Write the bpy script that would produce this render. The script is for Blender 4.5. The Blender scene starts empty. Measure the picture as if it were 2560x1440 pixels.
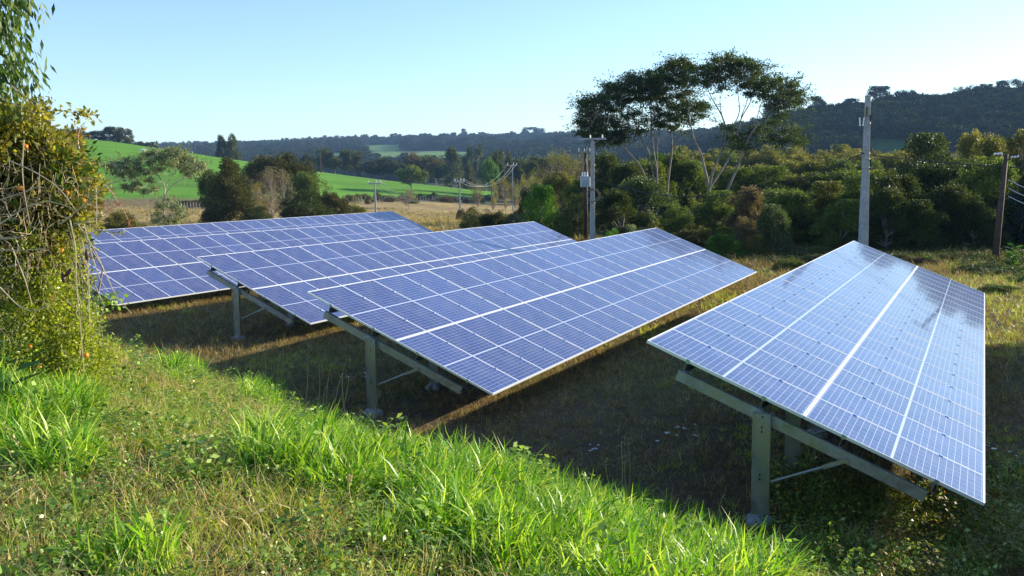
import bpy, math, random
import numpy as np
from mathutils import Vector, Matrix

# ------------------------------------------------------------------ camera
CAMZ = 4.0
F = 2328.98
PITCH, ROLL = 0.1173619, -0.0108402
def cam_axes():
    cp, sp = math.cos(PITCH), math.sin(PITCH)
    r = np.array([1, 0, 0.]); f = np.array([0, cp, -sp]); u = np.array([0, sp, cp])
    cr, sr = math.cos(ROLL), math.sin(ROLL)
    return cr*r + sr*u, -sr*r + cr*u, f
RA, UA, FA = cam_axes()
scene = bpy.context.scene
cam_data = bpy.data.cameras.new("camera"); cam = bpy.data.objects.new("camera", cam_data)
scene.collection.objects.link(cam); scene.camera = cam
cam_data.sensor_width = 36.0; cam_data.lens = F/2560*36.0
cam_data.clip_start = 0.1; cam_data.clip_end = 20000
cam.matrix_world = Matrix(((RA[0], UA[0], -FA[0], 0), (RA[1], UA[1], -FA[1], 0), (RA[2], UA[2], -FA[2], CAMZ), (0, 0, 0, 1)))

# ------------------------------------------------------------------ sky and sun
SUN_AZ, SUN_EL = math.radians(65.5), math.radians(16.6)
world = bpy.data.worlds.new("World"); scene.world = world; world.use_nodes = True
nt = world.node_tree; nt.nodes.clear()
sky = nt.nodes.new('ShaderNodeTexSky'); sky.sky_type = 'NISHITA'; sky.sun_disc = False
sky.sun_elevation = SUN_EL; sky.sun_rotation = SUN_AZ; sky.altitude = 600; sky.air_density = 1.0; sky.dust_density = 0.35; sky.ozone_density = 1.6
bg = nt.nodes.new('ShaderNodeBackground'); bg.inputs['Strength'].default_value = 0.105
wo = nt.nodes.new('ShaderNodeOutputWorld')
wb = nt.nodes.new('ShaderNodeMix'); wb.data_type = 'RGBA'; wb.blend_type = 'MULTIPLY'; wb.inputs[0].default_value = 1.0   # camera white balance of the clear sky
wb.inputs[7].default_value = (0.90, 1.00, 1.13, 1); nt.links.new(sky.outputs[0], wb.inputs[6]); nt.links.new(wb.outputs[2], bg.inputs['Color']); nt.links.new(bg.outputs[0], wo.inputs['Surface'])
sd = bpy.data.lights.new("sun", 'SUN'); sd.energy = 5.0; sd.angle = math.radians(0.5); sd.color = (1.0, 0.89, 0.70)
sun = bpy.data.objects.new("sun", sd); scene.collection.objects.link(sun)
D = Vector((math.sin(SUN_AZ)*math.cos(SUN_EL), math.cos(SUN_AZ)*math.cos(SUN_EL), math.sin(SUN_EL)))
sun.rotation_euler = D.to_track_quat('Z', 'Y').to_euler(); sun.location = (60, 30, 40)
scene.view_settings.view_transform = 'Standard'; scene.view_settings.look = 'None'
scene.view_settings.exposure = 1.15; scene.view_settings.gamma = 1.0
scene.cycles.max_bounces = 6; scene.cycles.transparent_max_bounces = 6; scene.cycles.volume_bounces = 0
scene.cycles.use_denoising = True; scene.cycles.denoising_prefilter = 'NONE'; scene.cycles.denoising_input_passes = 'RGB_ALBEDO_NORMAL'

rnd = random.Random(7); rng = np.random.default_rng(7)

def ray(px, py):
    return FA + (px-1280)/F*RA - (py-720)/F*UA
def at(px, py, Y):
    d = ray(px, py); p = d*(Y/d[1]); return np.array([p[0], p[1], p[2]+CAMZ])
def project(P):
    Q = np.asarray(P, float) - np.array([0, 0, CAMZ]); z = Q@FA
    z = np.where(z < .05, .05, z)
    return 1280+F*(Q@RA)/z, 720-F*(Q@UA)/z

# ------------------------------------------------------------------ helpers
def link(o, parent=None):
    scene.collection.objects.link(o)
    if parent is not None: o.parent = parent
    return o
def tag(o, label=None, cat=None, group=None, kind=None):
    if label: o['label'] = label
    if cat: o['category'] = cat
    if group: o['group'] = group
    if kind: o['kind'] = kind
    return o
def empty(name, loc, label, cat, group=None):
    o = bpy.data.objects.new(name, None); o.location = loc; o.empty_display_size = .2
    link(o); return tag(o, label, cat, group)

class MB:
    """collects polygons of one mesh"""
    def __init__(s): s.v = []; s.f = []; s.n = 0; s.uv = None
    def add(s, verts, faces):
        verts = np.asarray(verts, float).reshape(-1, 3); s.v.append(verts)
        for f in faces: s.f.append([i+s.n for i in f])
        s.n += len(verts)
    def box(s, a, b, M=None):
        (x0, y0, z0), (x1, y1, z1) = a, b
        v = np.array([(x0,y0,z0),(x1,y0,z0),(x1,y1,z0),(x0,y1,z0),(x0,y0,z1),(x1,y0,z1),(x1,y1,z1),(x0,y1,z1)])
        if M is not None: v = (np.array(M)[:3, :3]@v.T).T + np.array(M)[:3, 3]
        s.add(v, [(0,3,2,1),(4,5,6,7),(0,1,5,4),(1,2,6,5),(2,3,7,6),(3,0,4,7)])
    def tube(s, pts, rad, n=6, cap=True):
        pts = np.asarray(pts, float); m = len(pts)
        rad = np.broadcast_to(np.asarray(rad, float), (m,))
        t = np.gradient(pts, axis=0); t /= np.linalg.norm(t, axis=1)[:, None]+1e-9
        ref = np.array([0.03, .02, 1.]) if abs(t[0][2]) < .9 else np.array([1., 0, .03])
        a = np.linspace(0, 2*math.pi, n, endpoint=False); V = []
        for i in range(m):
            e1 = np.cross(t[i], ref); e1 /= np.linalg.norm(e1)+1e-9; e2 = np.cross(t[i], e1)
            V.append(pts[i] + rad[i]*(np.cos(a)[:, None]*e1 + np.sin(a)[:, None]*e2))
        fs = [(i*n+j, i*n+(j+1) % n, (i+1)*n+(j+1) % n, (i+1)*n+j) for i in range(m-1) for j in range(n)]
        if cap: fs += [tuple(range(n))[::-1], tuple((m-1)*n+j for j in range(n))]
        s.add(np.vstack(V), fs)
    def mesh(s, name, mat=None, smooth=False):
        me = bpy.data.meshes.new(name)
        me.from_pydata(np.vstack(s.v).tolist() if s.v else [], [], s.f)
        if mat: me.materials.append(mat)
        if smooth: me.polygons.foreach_set('use_smooth', [True]*len(me.polygons))
        me.update(); return me
    def build(s, name, mat, parent=None, smooth=False):
        return link(bpy.data.objects.new(name, s.mesh(name, mat, smooth)), parent)

def raw_mesh(name, V, faces, k, mats, midx=None, smooth=False):
    """numpy mesh: faces (n,k) all of k corners"""
    me = bpy.data.meshes.new(name); n = len(faces)
    me.vertices.add(len(V)); me.vertices.foreach_set('co', np.asarray(V, np.float32).ravel())
    me.loops.add(n*k); me.loops.foreach_set('vertex_index', np.asarray(faces, np.int32).ravel())
    me.polygons.add(n); me.polygons.foreach_set('loop_start', np.arange(0, n*k, k, dtype=np.int32))
    for m in (mats if isinstance(mats, (list, tuple)) else [mats]): me.materials.append(m)
    if midx is not None: me.polygons.foreach_set('material_index', np.asarray(midx, np.int32))
    if smooth: me.polygons.foreach_set('use_smooth', np.ones(n, bool))
    me.update(calc_edges=True); return me

def unit(a): return a/(np.linalg.norm(a, axis=-1, keepdims=True)+1e-9)
def leaf_quads(P, Dn, Nn, L, W):
    """diamond leaves: base P, direction Dn, approx normal Nn"""
    S = unit(np.cross(Dn, Nn)); L = np.asarray(L).reshape(-1, 1); W = np.asarray(W).reshape(-1, 1)
    up = np.cross(S, Dn)
    V = np.stack([P, P+Dn*L*.45+S*W*.5+up*W*.12, P+Dn*L, P+Dn*L*.45-S*W*.5+up*W*.12], 1).reshape(-1, 3)
    return V, np.arange(len(V)).reshape(-1, 4)
def rdir(n, g=rng): return unit(g.normal(size=(n, 3)))

# ------------------------------------------------------------------ materials
def mat(name, build):
    m = bpy.data.materials.new(name); m.use_nodes = True; t = m.node_tree; t.nodes.clear()
    out = t.nodes.new('ShaderNodeOutputMaterial'); s = build(t, out)
    if s is not None: t.links.new(s, out.inputs['Surface'])
    return m
def N(t, typ, **kw):
    n = t.nodes.new(typ)
    for k, v in kw.items():
        if k in n.inputs: n.inputs[k].default_value = v
        else: setattr(n, k, v)
    return n
def mathn(t, op, a, b=None, c=None):
    n = t.nodes.new('ShaderNodeMath'); n.operation = op
    for i, v in enumerate((a, b, c)):
        if v is None: continue
        if isinstance(v, (int, float)): n.inputs[i].default_value = v
        else: t.links.new(v, n.inputs[i])
    return n.outputs[0]
def mix(t, fac, a, b, blend='MIX'):
    n = t.nodes.new('ShaderNodeMix'); n.data_type = 'RGBA'; n.blend_type = blend
    for i, v in ((0, fac), (6, a), (7, b)):
        if isinstance(v, (int, float)): n.inputs[i].default_value = v
        elif isinstance(v, tuple): n.inputs[i].default_value = (*v, 1) if len(v) == 3 else v
        else: t.links.new(v, n.inputs[i])
    return n.outputs[2]
def ramp(t, fac, stops):
    n = t.nodes.new('ShaderNodeValToRGB'); e = n.color_ramp.elements
    while len(e) < len(stops): e.new(.5)
    for el, (p, c) in zip(e, stops): el.position = p; el.color = (*c, 1) if len(c) == 3 else c
    t.links.new(fac, n.inputs[0]); return n.outputs[0]
def noise(t, scale, detail=4, rough=.55, vec=None, dim='3D'):
    n = t.nodes.new('ShaderNodeTexNoise'); n.inputs['Scale'].default_value = scale
    n.inputs['Detail'].default_value = detail; n.inputs['Roughness'].default_value = rough
    if vec is not None: t.links.new(vec, n.inputs['Vector'])
    return n.outputs['Fac']
def coords(t, which='Object'):
    return t.nodes.new('ShaderNodeTexCoord').outputs[which]
def bump(t, h, strength=.3, dist=.02):
    n = N(t, 'ShaderNodeBump', Strength=strength, Distance=dist); t.links.new(h, n.inputs['Height']); return n.outputs[0]

def leaf_mat(name, cols, trans=.35, rough=.45, spec=.35, hue=.5):
    """cols = colours spread over the separate leaves; every plant also shifts a little as a whole"""
    def b(t, out):
        g = t.nodes.new('ShaderNodeNewGeometry'); oi = t.nodes.new('ShaderNodeObjectInfo')
        c = ramp(t, g.outputs['Random Per Island'], [(i/max(1, len(cols)-1), c) for i, c in enumerate(cols)])
        v = mathn(t, 'MULTIPLY_ADD', oi.outputs['Random'], .5*hue*2, 1-.5*hue)
        hs = t.nodes.new('ShaderNodeHueSaturation'); t.links.new(c, hs.inputs['Color']); t.links.new(v, hs.inputs['Value'])
        p = N(t, 'ShaderNodeBsdfPrincipled', Roughness=rough); p.inputs['Specular IOR Level'].default_value = spec
        t.links.new(hs.outputs[0], p.inputs['Base Color'])
        if trans <= 0: return p.outputs[0]
        tr = t.nodes.new('ShaderNodeBsdfTranslucent')
        tc = mix(t, 1.0, hs.outputs[0], (1.5, 1.55, .6), 'MULTIPLY'); t.links.new(tc, tr.inputs['Color'])
        m = N(t, 'ShaderNodeMixShader'); m.inputs[0].default_value = trans
        t.links.new(p.outputs[0], m.inputs[1]); t.links.new(tr.outputs[0], m.inputs[2]); return m.outputs[0]
    return mat(name, b)
def rough_mat(name, c1, c2, scale=6, rough=.85, metal=0, bmp=.3, c3=None):
    def b(t, out):
        co = coords(t); f = noise(t, scale, 6, .62, co)
        stops = [(.3, c1), (.7, c2)] if c3 is None else [(.28, c1), (.5, c2), (.72, c3)]
        p = N(t, 'ShaderNodeBsdfPrincipled', Roughness=rough, Metallic=metal)
        t.links.new(ramp(t, f, stops), p.inputs['Base Color'])
        if bmp: t.links.new(bump(t, noise(t, scale*5, 4, .6, co), bmp, .01), p.inputs['Normal'])
        return p.outputs[0]
    return mat(name, b)

M = {}
M['bark_grey'] = rough_mat('grey_bark', (.10, .085, .07), (.30, .27, .23), 3)
M['bark_dark'] = rough_mat('dark_bark', (.04, .032, .025), (.12, .095, .07), 3)
M['bark_pale'] = rough_mat('pale_bark', (.25, .22, .18), (.5, .46, .4), 3)
M['bark_twig'] = rough_mat('twig_bark', (.13, .10, .08), (.26, .22, .18), 3)
M['vine'] = rough_mat('dry_vine', (.38, .29, .17), (.66, .54, .36), 8)
M['aluminium'] = mat('aluminium', lambda t, o: (lambda p: p.outputs[0])(N(t, 'ShaderNodeBsdfPrincipled', **{'Base Color': (.80, .81, .82, 1), 'Roughness': .42, 'Metallic': .35})))
M['clamp'] = mat('clamp_metal', lambda t, o: (lambda p: p.outputs[0])(N(t, 'ShaderNodeBsdfPrincipled', **{'Base Color': (.35, .45, .62, 1), 'Roughness': .3, 'Metallic': .9})))
def galv(t, o):
    co = coords(t); f = noise(t, 9, 5, .6, co); g = noise(t, 1.8, 3, .5, co)
    c = ramp(t, f, [(.3, (.20, .22, .23)), (.7, (.40, .41, .41))])
    c = mix(t, ramp(t, g, [(.45, (0, 0, 0)), (.65, (1, 1, 1))]), c, (.34, .33, .23))
    p = N(t, 'ShaderNodeBsdfPrincipled', Metallic=.65); t.links.new(c, p.inputs['Base Color'])
    t.links.new(ramp(t, f, [(.3, (.35,)*3), (.7, (.6,)*3)]), p.inputs['Roughness'])
    return p.outputs[0]
M['galv'] = mat('galvanised_steel', galv)
M['concrete'] = rough_mat('concrete', (.24, .25, .26), (.42, .42, .42), 5, .9)
M['footing'] = rough_mat('footing_concrete', (.16, .16, .17), (.42, .42, .45), 7, .95, bmp=.8)
M['wood_dark'] = rough_mat('creosoted_wood', (.03, .02, .016), (.09, .055, .04), 5, .8)
M['wood_grey'] = rough_mat('weathered_wood', (.16, .14, .115), (.34, .31, .27), 5, .9)
M['wire'] = rough_mat('aluminium_wire', (.5, .52, .55), (.62, .64, .66), 3, .5, .3, 0)
M['cable'] = rough_mat('black_cable', (.02, .02, .022), (.05, .05, .055), 3, .6, 0, 0)
M['porcelain'] = rough_mat('porcelain', (.7, .7, .72), (.8, .8, .82), 3, .2, 0, 0)
M['trafo'] = rough_mat('transformer_paint', (.38, .42, .46), (.48, .52, .56), 3, .5, .1, 0)
M['yellow'] = rough_mat('yellow_plate', (.75, .45, .03), (.85, .55, .05), 3, .5, 0, 0)
M['orange'] = rough_mat('orange_peel', (.75, .20, .01), (.85, .30, .02), 9, .45, 0, .2)
M['pod'] = rough_mat('brown_pod', (.05, .02, .012), (.10, .04, .025), 9, .5, 0, .2)
M['cow'] = rough_mat('cow_hide', (.75, .72, .66), (.8, .76, .7), 3, .8, 0, 0)

# solar cells: 6 x 24 half-cut cells with white gaps, seen through slightly satin glass; uv in metres
def cells(t, o):
    uv = N(t, 'ShaderNodeUVMap'); sp = t.nodes.new('ShaderNodeSeparateXYZ'); t.links.new(uv.outputs[0], sp.inputs[0])
    X, Y = sp.outputs[0], sp.outputs[1]
    def line(v, pitch, w):
        f = mathn(t, 'FRACT', mathn(t, 'DIVIDE', v, pitch)); d = mathn(t, 'ABSOLUTE', mathn(t, 'SUBTRACT', f, .5))
        return mathn(t, 'GREATER_THAN', d, .5-w/2/pitch)
    cx = line(X, .1587, .0042)
    yy = mathn(t, 'ABSOLUTE', Y)
    ym = mathn(t, 'SUBTRACT', yy, .0135)
    cy = line(ym, .0794, .0052)
    edge = mathn(t, 'LESS_THAN', ym, 0.0)
    bus = line(X, .1587/5, .0012)
    ox = mathn(t, 'GREATER_THAN', mathn(t, 'ABSOLUTE', mathn(t, 'SUBTRACT', X, .4761)), .4761)
    L = mathn(t, 'MAXIMUM', mathn(t, 'MAXIMUM', cx, cy), mathn(t, 'MAXIMUM', edge, ox))
    oi = t.nodes.new('ShaderNodeObjectInfo')
    # crystal blotches differ from cell to cell
    wn = t.nodes.new('ShaderNodeTexWhiteNoise'); wn.noise_dimensions = '3D'
    cb = t.nodes.new('ShaderNodeCombineXYZ')
    t.links.new(mathn(t, 'FLOOR', mathn(t, 'DIVIDE', X, .1587)), cb.inputs[0]); t.links.new(mathn(t, 'FLOOR', mathn(t, 'DIVIDE', Y, .0794)), cb.inputs[1]); t.links.new(mathn(t, 'MULTIPLY', oi.outputs['Random'], 99.0), cb.inputs[2])
    t.links.new(cb.outputs[0], wn.inputs['Vector'])
    c = mix(t, wn.outputs['Value'], (.018, .030, .135), (.028, .042, .180))
    c = mix(t, mathn(t, 'MULTIPLY', mathn(t, 'GREATER_THAN', oi.outputs['Random'], .8), .35), c, (.045, .085, .27))
    c = mix(t, mathn(t, 'MULTIPLY', bus, .35), c, (.35, .4, .55))
    c = mix(t, L, c, (.46, .51, .68))
    # a thin film of dust
    du = noise(t, 2.2, 6, .65, coords(t)); c = mix(t, mathn(t, 'MULTIPLY', ramp(t, du, [(.42, (0, 0, 0)), (.75, (1, 1, 1))]), .15), c, (.45, .43, .40))
    p = N(t, 'ShaderNodeBsdfPrincipled', Roughness=.28); p.inputs['Specular IOR Level'].default_value = .3
    p.inputs['Coat Weight'].default_value = .55; p.inputs['Coat Roughness'].default_value = .05
    t.links.new(c, p.inputs['Base Color']); return p.outputs[0]
M['cells'] = mat('solar_cells', cells)

# foliage
GREENS = {
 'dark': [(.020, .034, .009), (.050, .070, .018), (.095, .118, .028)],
 'mid': [(.045, .075, .015), (.105, .145, .030), (.19, .225, .048)],
 'olive': [(.07, .08, .018), (.15, .15, .032), (.24, .22, .05)],
 'yellow': [(.09, .09, .018), (.19, .175, .033), (.30, .25, .045)],
 'bright': [(.03, .085, .010), (.07, .17, .018), (.13, .26, .03)],
 'pale': [(.10, .13, .06), (.22, .27, .13), (.36, .40, .23)],
 'brown': [(.07, .048, .028), (.13, .095, .05), (.19, .14, .08)],
 'pink': [(.13, .10, .08), (.22, .17, .13), (.16, .17, .06)],
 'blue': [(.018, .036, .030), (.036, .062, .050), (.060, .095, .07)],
 'euc': [(.028, .038, .016), (.06, .072, .03), (.10, .11, .05)],
 'gloss': [(.03, .055, .018), (.07, .10, .035), (.16, .20, .09)],
 'feather': [(.022, .042, .010), (.048, .078, .018), (.085, .12, .028)],
 'needle': [(.03, .035, .010), (.06, .062, .016), (.095, .09, .022)],
}
for k, c in GREENS.items():
    M[k] = leaf_mat(k+'_foliage', c, .30, .55, .32 if k == 'gloss' else .22, .35)
M['far_dark'] = leaf_mat('far_dark_foliage', [(.018, .032, .013), (.034, .054, .022), (.058, .080, .032)], .06, .8, .1, .4)  # shade of the backlit ridges is darkened into these leaf colours
M['far_blue'] = leaf_mat('far_blue_foliage', [(.018, .034, .020), (.034, .056, .034), (.056, .084, .048)], .06, .8, .1, .4)  # bluish version, the shaded slope's dark blue put into the leaves
M['citrus'] = leaf_mat('citrus_foliage', [(.10, .095, .02), (.23, .20, .035), (.45, .40, .07), (.15, .17, .03)], .48, .35, .5)
M['small_leaf'] = leaf_mat('small_leaf_foliage', [(.08, .11, .018), (.17, .22, .03), (.36, .40, .045), (.20, .20, .05)], .48, .38, .5)
M['droop'] = leaf_mat('drooping_foliage', [(.025, .055, .012), (.06, .11, .02), (.14, .20, .035)], .35, .5, .3)
M['bigleaf'] = leaf_mat('large_leaf', [(.05, .14, .04), (.10, .24, .07)], .35, .4, .4)
M['redleaf'] = leaf_mat('red_leaf', [(.30, .05, .05), (.40, .12, .05), (.33, .07, .10)], .3, .5, .2)
M['blade'] = leaf_mat('lush_blade', [(.06, .16, .012), (.14, .31, .018), (.28, .48, .03), (.46, .53, .10)], .42, .42, .4, .4)
M['blade_mix'] = leaf_mat('meadow_blade', [(.11, .20, .018), (.24, .34, .035), (.42, .46, .07), (.58, .50, .18)], .38, .45, .35, .4)
M['straw'] = leaf_mat('straw_blade', [(.26, .20, .08), (.46, .36, .16), (.66, .54, .30), (.34, .22, .10)], .25, .6, .2, .4)
M['weedleaf'] = leaf_mat('weed_leaf', [(.07, .14, .018), (.15, .27, .035), (.28, .42, .06), (.42, .48, .17)], .33, .4, .45, .5)
M['fieldblade'] = leaf_mat('field_blade', [(.09, .07, .022), (.20, .15, .05), (.34, .25, .10), (.42, .30, .15)], .3, .6, .2, .5)
M['seedhead'] = leaf_mat('seed_head', [(.35, .28, .16), (.55, .46, .30)], .3, .7, .1, .3)
M['petal_o'] = leaf_mat('orange_petal', [(.85, .25, .02), (.9, .4, .03)], .3, .5, .2, .1)
M['petal_r'] = leaf_mat('red_petal', [(.80, .06, .03), (.85, .12, .05)], .3, .5, .2, .1)
M['petal_p'] = leaf_mat('pink_petal', [(.75, .05, .35), (.8, .12, .45)], .3, .5, .2, .1)

# ------------------------------------------------------------------ terrain
KY = np.array([50, 100, 150, 220, 300, 380, 480, 600, 800, 1100, 1500, 1900, 2400, 3600.])
KP = np.array([-420, -100, 232, 581, 814, 1047, 1280, 1513, 1746, 1979, 2212, 2560, 2800, 3300.])
KPY = {220: [512, 512, 514, 517, 525, 535, 540, 545, 545, 545, 545, 540, 540, 540],
 300: [420, 425, 428, 450, 478, 497, 516, 520, 520, 515, 508, 500, 500, 500],
 380: [322, 322, 343, 396, 430, 457, 485, 502, 484, 462, 445, 425, 420, 420],
 480: [315, 315, 350, 410, 440, 464, 486, 497, 455, 405, 375, 340, 330, 330],
 600: [330, 330, 380, 440, 462, 476, 486, 478, 408, 306, 284, 246, 240, 240],
 800: [400, 400, 420, 455, 455, 455, 452, 432, 368, 308, 292, 258, 255, 255],
 1100: [420, 420, 412, 410, 402, 398, 398, 386, 354, 322, 318, 300, 300, 300],
 1500: [400, 400, 385, 384, 374, 369, 365, 357, 350, 340, 335, 330, 330, 330],
 1900: [395, 395, 378, 378, 362, 356, 351, 348, 345, 342, 340, 338, 338, 338],
 2400: [400, 400, 372, 374, 372, 366, 362, 360, 356, 352, 350, 350, 350, 350],
 3600: [400, 400, 400, 400, 400, 400, 400, 400, 395, 390, 385, 380, 380, 380]}
NU, NT = 160, 260
TU = np.linspace(-.75, .9, NU); TT = np.linspace(math.log(45), math.log(3600), NT)
def _table():
    Z = np.zeros((len(KP), len(KY)))
    for j, Y in enumerate(KY):
        for i, px in enumerate(KP):
            if Y in KPY: Z[i, j] = at(px, KPY[Y][i], Y)[2]
            else: Z[i, j] = {50: 0.0, 100: -1.0, 150: -2.8}[Y]
    US = np.array([ray(p, 480)[0]/ray(p, 480)[1] for p in KP])
    A = np.zeros((len(KP), NT))
    for i in range(len(KP)): A[i] = np.interp(TT, np.log(KY), Z[i])
    B = np.zeros((NU, NT))
    for j in range(NT): B[:, j] = np.interp(TU, US, A[:, j])
    for _ in range(14):
        P = np.pad(B, ((1, 1), (0, 0)), 'edge'); B = .25*P[:-2]+.5*P[1:-1]+.25*P[2:]
    for _ in range(7):
        P = np.pad(B, ((0, 0), (1, 1)), 'edge'); B = .25*P[:, :-2]+.5*P[:, 1:-1]+.25*P[:, 2:]
    return B
TAB = _table()
def H(x, y):
    x = np.asarray(x, float); y = np.asarray(y, float)
    yy = np.clip(y, 46, 3599); u = np.clip(x/yy, -.74, .89)
    a = (u-TU[0])/(TU[1]-TU[0]); b = (np.log(yy)-TT[0])/(TT[1]-TT[0])
    i = np.clip(a.astype(int), 0, NU-2); j = np.clip(b.astype(int), 0, NT-2); fa = a-i; fb = b-j
    far = (TAB[i, j]*(1-fa)+TAB[i+1, j]*fa)*(1-fb)+(TAB[i, j+1]*(1-fa)+TAB[i+1, j+1]*fa)*fb
    s = .731*x+.682*y
    zb = 2.2-.05*np.clip(s-1, 0, None)**2 -.32*np.exp(-((x+1.0)**2+(y-10.6)**2)/3.0) + .04*np.sin(x*1.7+y*.6)*np.sin(y*1.3-x*.4) + .05*np.sin(x*.9-y*.5)
    zb = np.where(s > 12, -2.9, zb)
    fld = .035*np.sin(x*.8)*np.sin(y*.55+x*.2)
    k = .3; d = np.abs(zb-fld); near = np.maximum(zb, fld)+np.clip(k-d, 0, None)**2/(4*k)
    w = np.clip((y-46)/26, 0, 1); w = w*w*(3-2*w)
    return near*(1-w)+far*w
def Hs(x, y): return float(H(np.array([x]), np.array([y]))[0])

def vnoise(x, y, s, seed=0):
    """value noise in numpy"""
    x = np.asarray(x)/s+seed*17.3; y = np.asarray(y)/s+seed*7.7
    xi = np.floor(x); yi = np.floor(y); fx = x-xi; fy = y-yi; fx = fx*fx*(3-2*fx); fy = fy*fy*(3-2*fy)
    def h(a, b):
        v = np.sin(a*127.1+b*311.7+seed*3.1)*43758.5453; return v-np.floor(v)
    return (h(xi, yi)*(1-fx)+h(xi+1, yi)*fx)*(1-fy)+(h(xi, yi+1)*(1-fx)+h(xi+1, yi+1)*fx)*fy
def fbm(x, y, s, seed=0):
    return (vnoise(x, y, s, seed)*.5+vnoise(x, y, s/2.1, seed+1)*.3+vnoise(x, y, s/4.3, seed+2)*.2)
FU = np.array([-.75, -.45, -.3, -.2, -.1, -.03, .02]); FY = np.array([226, 229, 236, 262, 300, 335, 360.])
def foot(u): return np.interp(u, FU, FY)
def sstep(a, b, x):
    t = np.clip((x-a)/(b-a), 0, 1); return t*t*(3-2*t)
def patch(px, py, cx, cy, rx, ry):
    return 1-sstep(.75, 1.15, np.sqrt(((px-cx)/rx)**2+((py-cy)/ry)**2))

def ground_colour(x, y, z):
    u = x/np.maximum(y, 1); n1 = fbm(x, y, 9, 1); n2 = fbm(x, y, 2.2, 5); n3 = fbm(x, y, 60, 9)
    px, py = project(np.stack([x, y, z], -1))
    C = lambda r, g, b: np.array([r, g, b])[None]
    col = np.ones((len(x), 3))*C(.10, .068, .038)                         # field: dry trampled grass, red-brown earth
    def lay(w, c): return col*(1-w[:, None])+np.asarray(c)*w[:, None]
    col = lay(sstep(.50, .66, n1), C(.085, .078, .032)); col = lay(sstep(.60, .75, n2)*.7, C(.13, .062, .035))
    s = .731*x+.682*y; bank = (1-sstep(7.4, 8.6, s))*(y < 60)
    bc = C(.085, .062, .034)*(1-n2[:, None])+C(.05, .06, .018)*n2[:, None]; col = lay(bank, bc)
    me = sstep(48, 62, y+6*(n1-.5)); mc = C(.33, .235, .10)*(.6+.4*n1[:, None])+C(.12, .13, .035)*(sstep(.5, .7, n2)[:, None]*.5)
    col = lay(me, mc)
    fy = foot(u)
    scrub = sstep(-34, -12, y-fy+14*(n1-.5))*(u < .12); col = lay(scrub*.75, C(.13, .10, .05))
    pas = sstep(-4, 5, y-fy+5*(n1-.5))*(1-sstep(.005, .03, u+.02*(n1-.5)))*(1-sstep(560, 640, y))
    pg = C(.095, .235, .012)*(.72+.5*n3[:, None])*(.85+.3*fbm(x, y*3.2, 14, 61)[:, None])+C(.04, .04, .005)*(n2[:, None]-.5)
    col = lay(pas, pg)
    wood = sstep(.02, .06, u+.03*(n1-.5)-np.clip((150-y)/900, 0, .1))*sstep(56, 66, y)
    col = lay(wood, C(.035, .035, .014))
    far = sstep(520, 620, y)*(1-sstep(.02, .05, -pas+.02)); col = lay(sstep(560, 640, y), C(.035, .045, .018))
    for (cx, cy, rx, ry) in ((975, 388, 55, 12), (1110, 386, 85, 9), (850, 393, 40, 12), (960, 366, 60, 12), (1245, 397, 40, 6), (1290, 345, 40, 5)):
        col = lay(patch(px, py, cx, cy, rx, ry)*(y > 560), C(.12, .21, .05))
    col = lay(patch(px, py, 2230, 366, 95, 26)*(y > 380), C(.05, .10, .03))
    col = lay(patch(px, py, 1270, 466, 40, 9)*(y > 200)*(y < 420), C(.30, .15, .08))
    return np.clip(col, .005, 1)

def sheet():
    def axis(lo, hi, n, mid, k):
        t = np.linspace(-1, 1, n) if lo < 0 else np.linspace(0, 1, n); return t
    a = np.linspace(-1, 1, 361); xs = np.sign(a)*(np.abs(a)*38+ (np.abs(a)**5)*3000)
    b = np.linspace(0, 1, 520); ys = -25+b*95+(b**4.2)*3700
    X, Y = np.meshgrid(xs, ys); x, y = X.ravel(), Y.ravel(); z = H(x, y)
    z = z + (fbm(x, y, 1.1, 3)-.5)*.05*(y < 60)+ (fbm(x, y, 25, 4)-.5)*.8*sstep(90, 140, y)
    nx, ny = len(xs), len(ys); i = np.arange(ny-1)[:, None]*nx+np.arange(nx-1)[None]; i = i.ravel()
    me = raw_mesh('ground', np.stack([x, y, z], 1), np.stack([i, i+1, i+nx+1, i+nx], 1), 4, [], smooth=True)
    at_ = me.color_attributes.new('ground_colour', 'FLOAT_COLOR', 'POINT')
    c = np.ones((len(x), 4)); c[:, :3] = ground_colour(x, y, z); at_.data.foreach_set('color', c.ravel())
    def b_(t, o):
        va = N(t, 'ShaderNodeVertexColor'); va.layer_name = 'ground_colour'
        co = coords(t); n1 = noise(t, 1.3, 8, .7, co); n2 = noise(t, .07, 6, .65, co)
        f = mathn(t, 'ADD', mathn(t, 'MULTIPLY', n1, .9), mathn(t, 'MULTIPLY', n2, .9))
        g = ramp(t, f, [(.55, (.62,)*3), (1.0, (1.28,)*3)])
        p = N(t, 'ShaderNodeBsdfPrincipled', Roughness=.95); p.inputs['Specular IOR Level'].default_value = .15
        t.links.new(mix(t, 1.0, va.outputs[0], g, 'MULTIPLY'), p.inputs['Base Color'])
        t.links.new(bump(t, n1, .7, .12), p.inputs['Normal']); return p.outputs[0]
    me.materials.append(mat('earth_and_turf', b_))
    o = link(bpy.data.objects.new('ground', me)); tag(o, kind='structure')
sheet()

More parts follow.
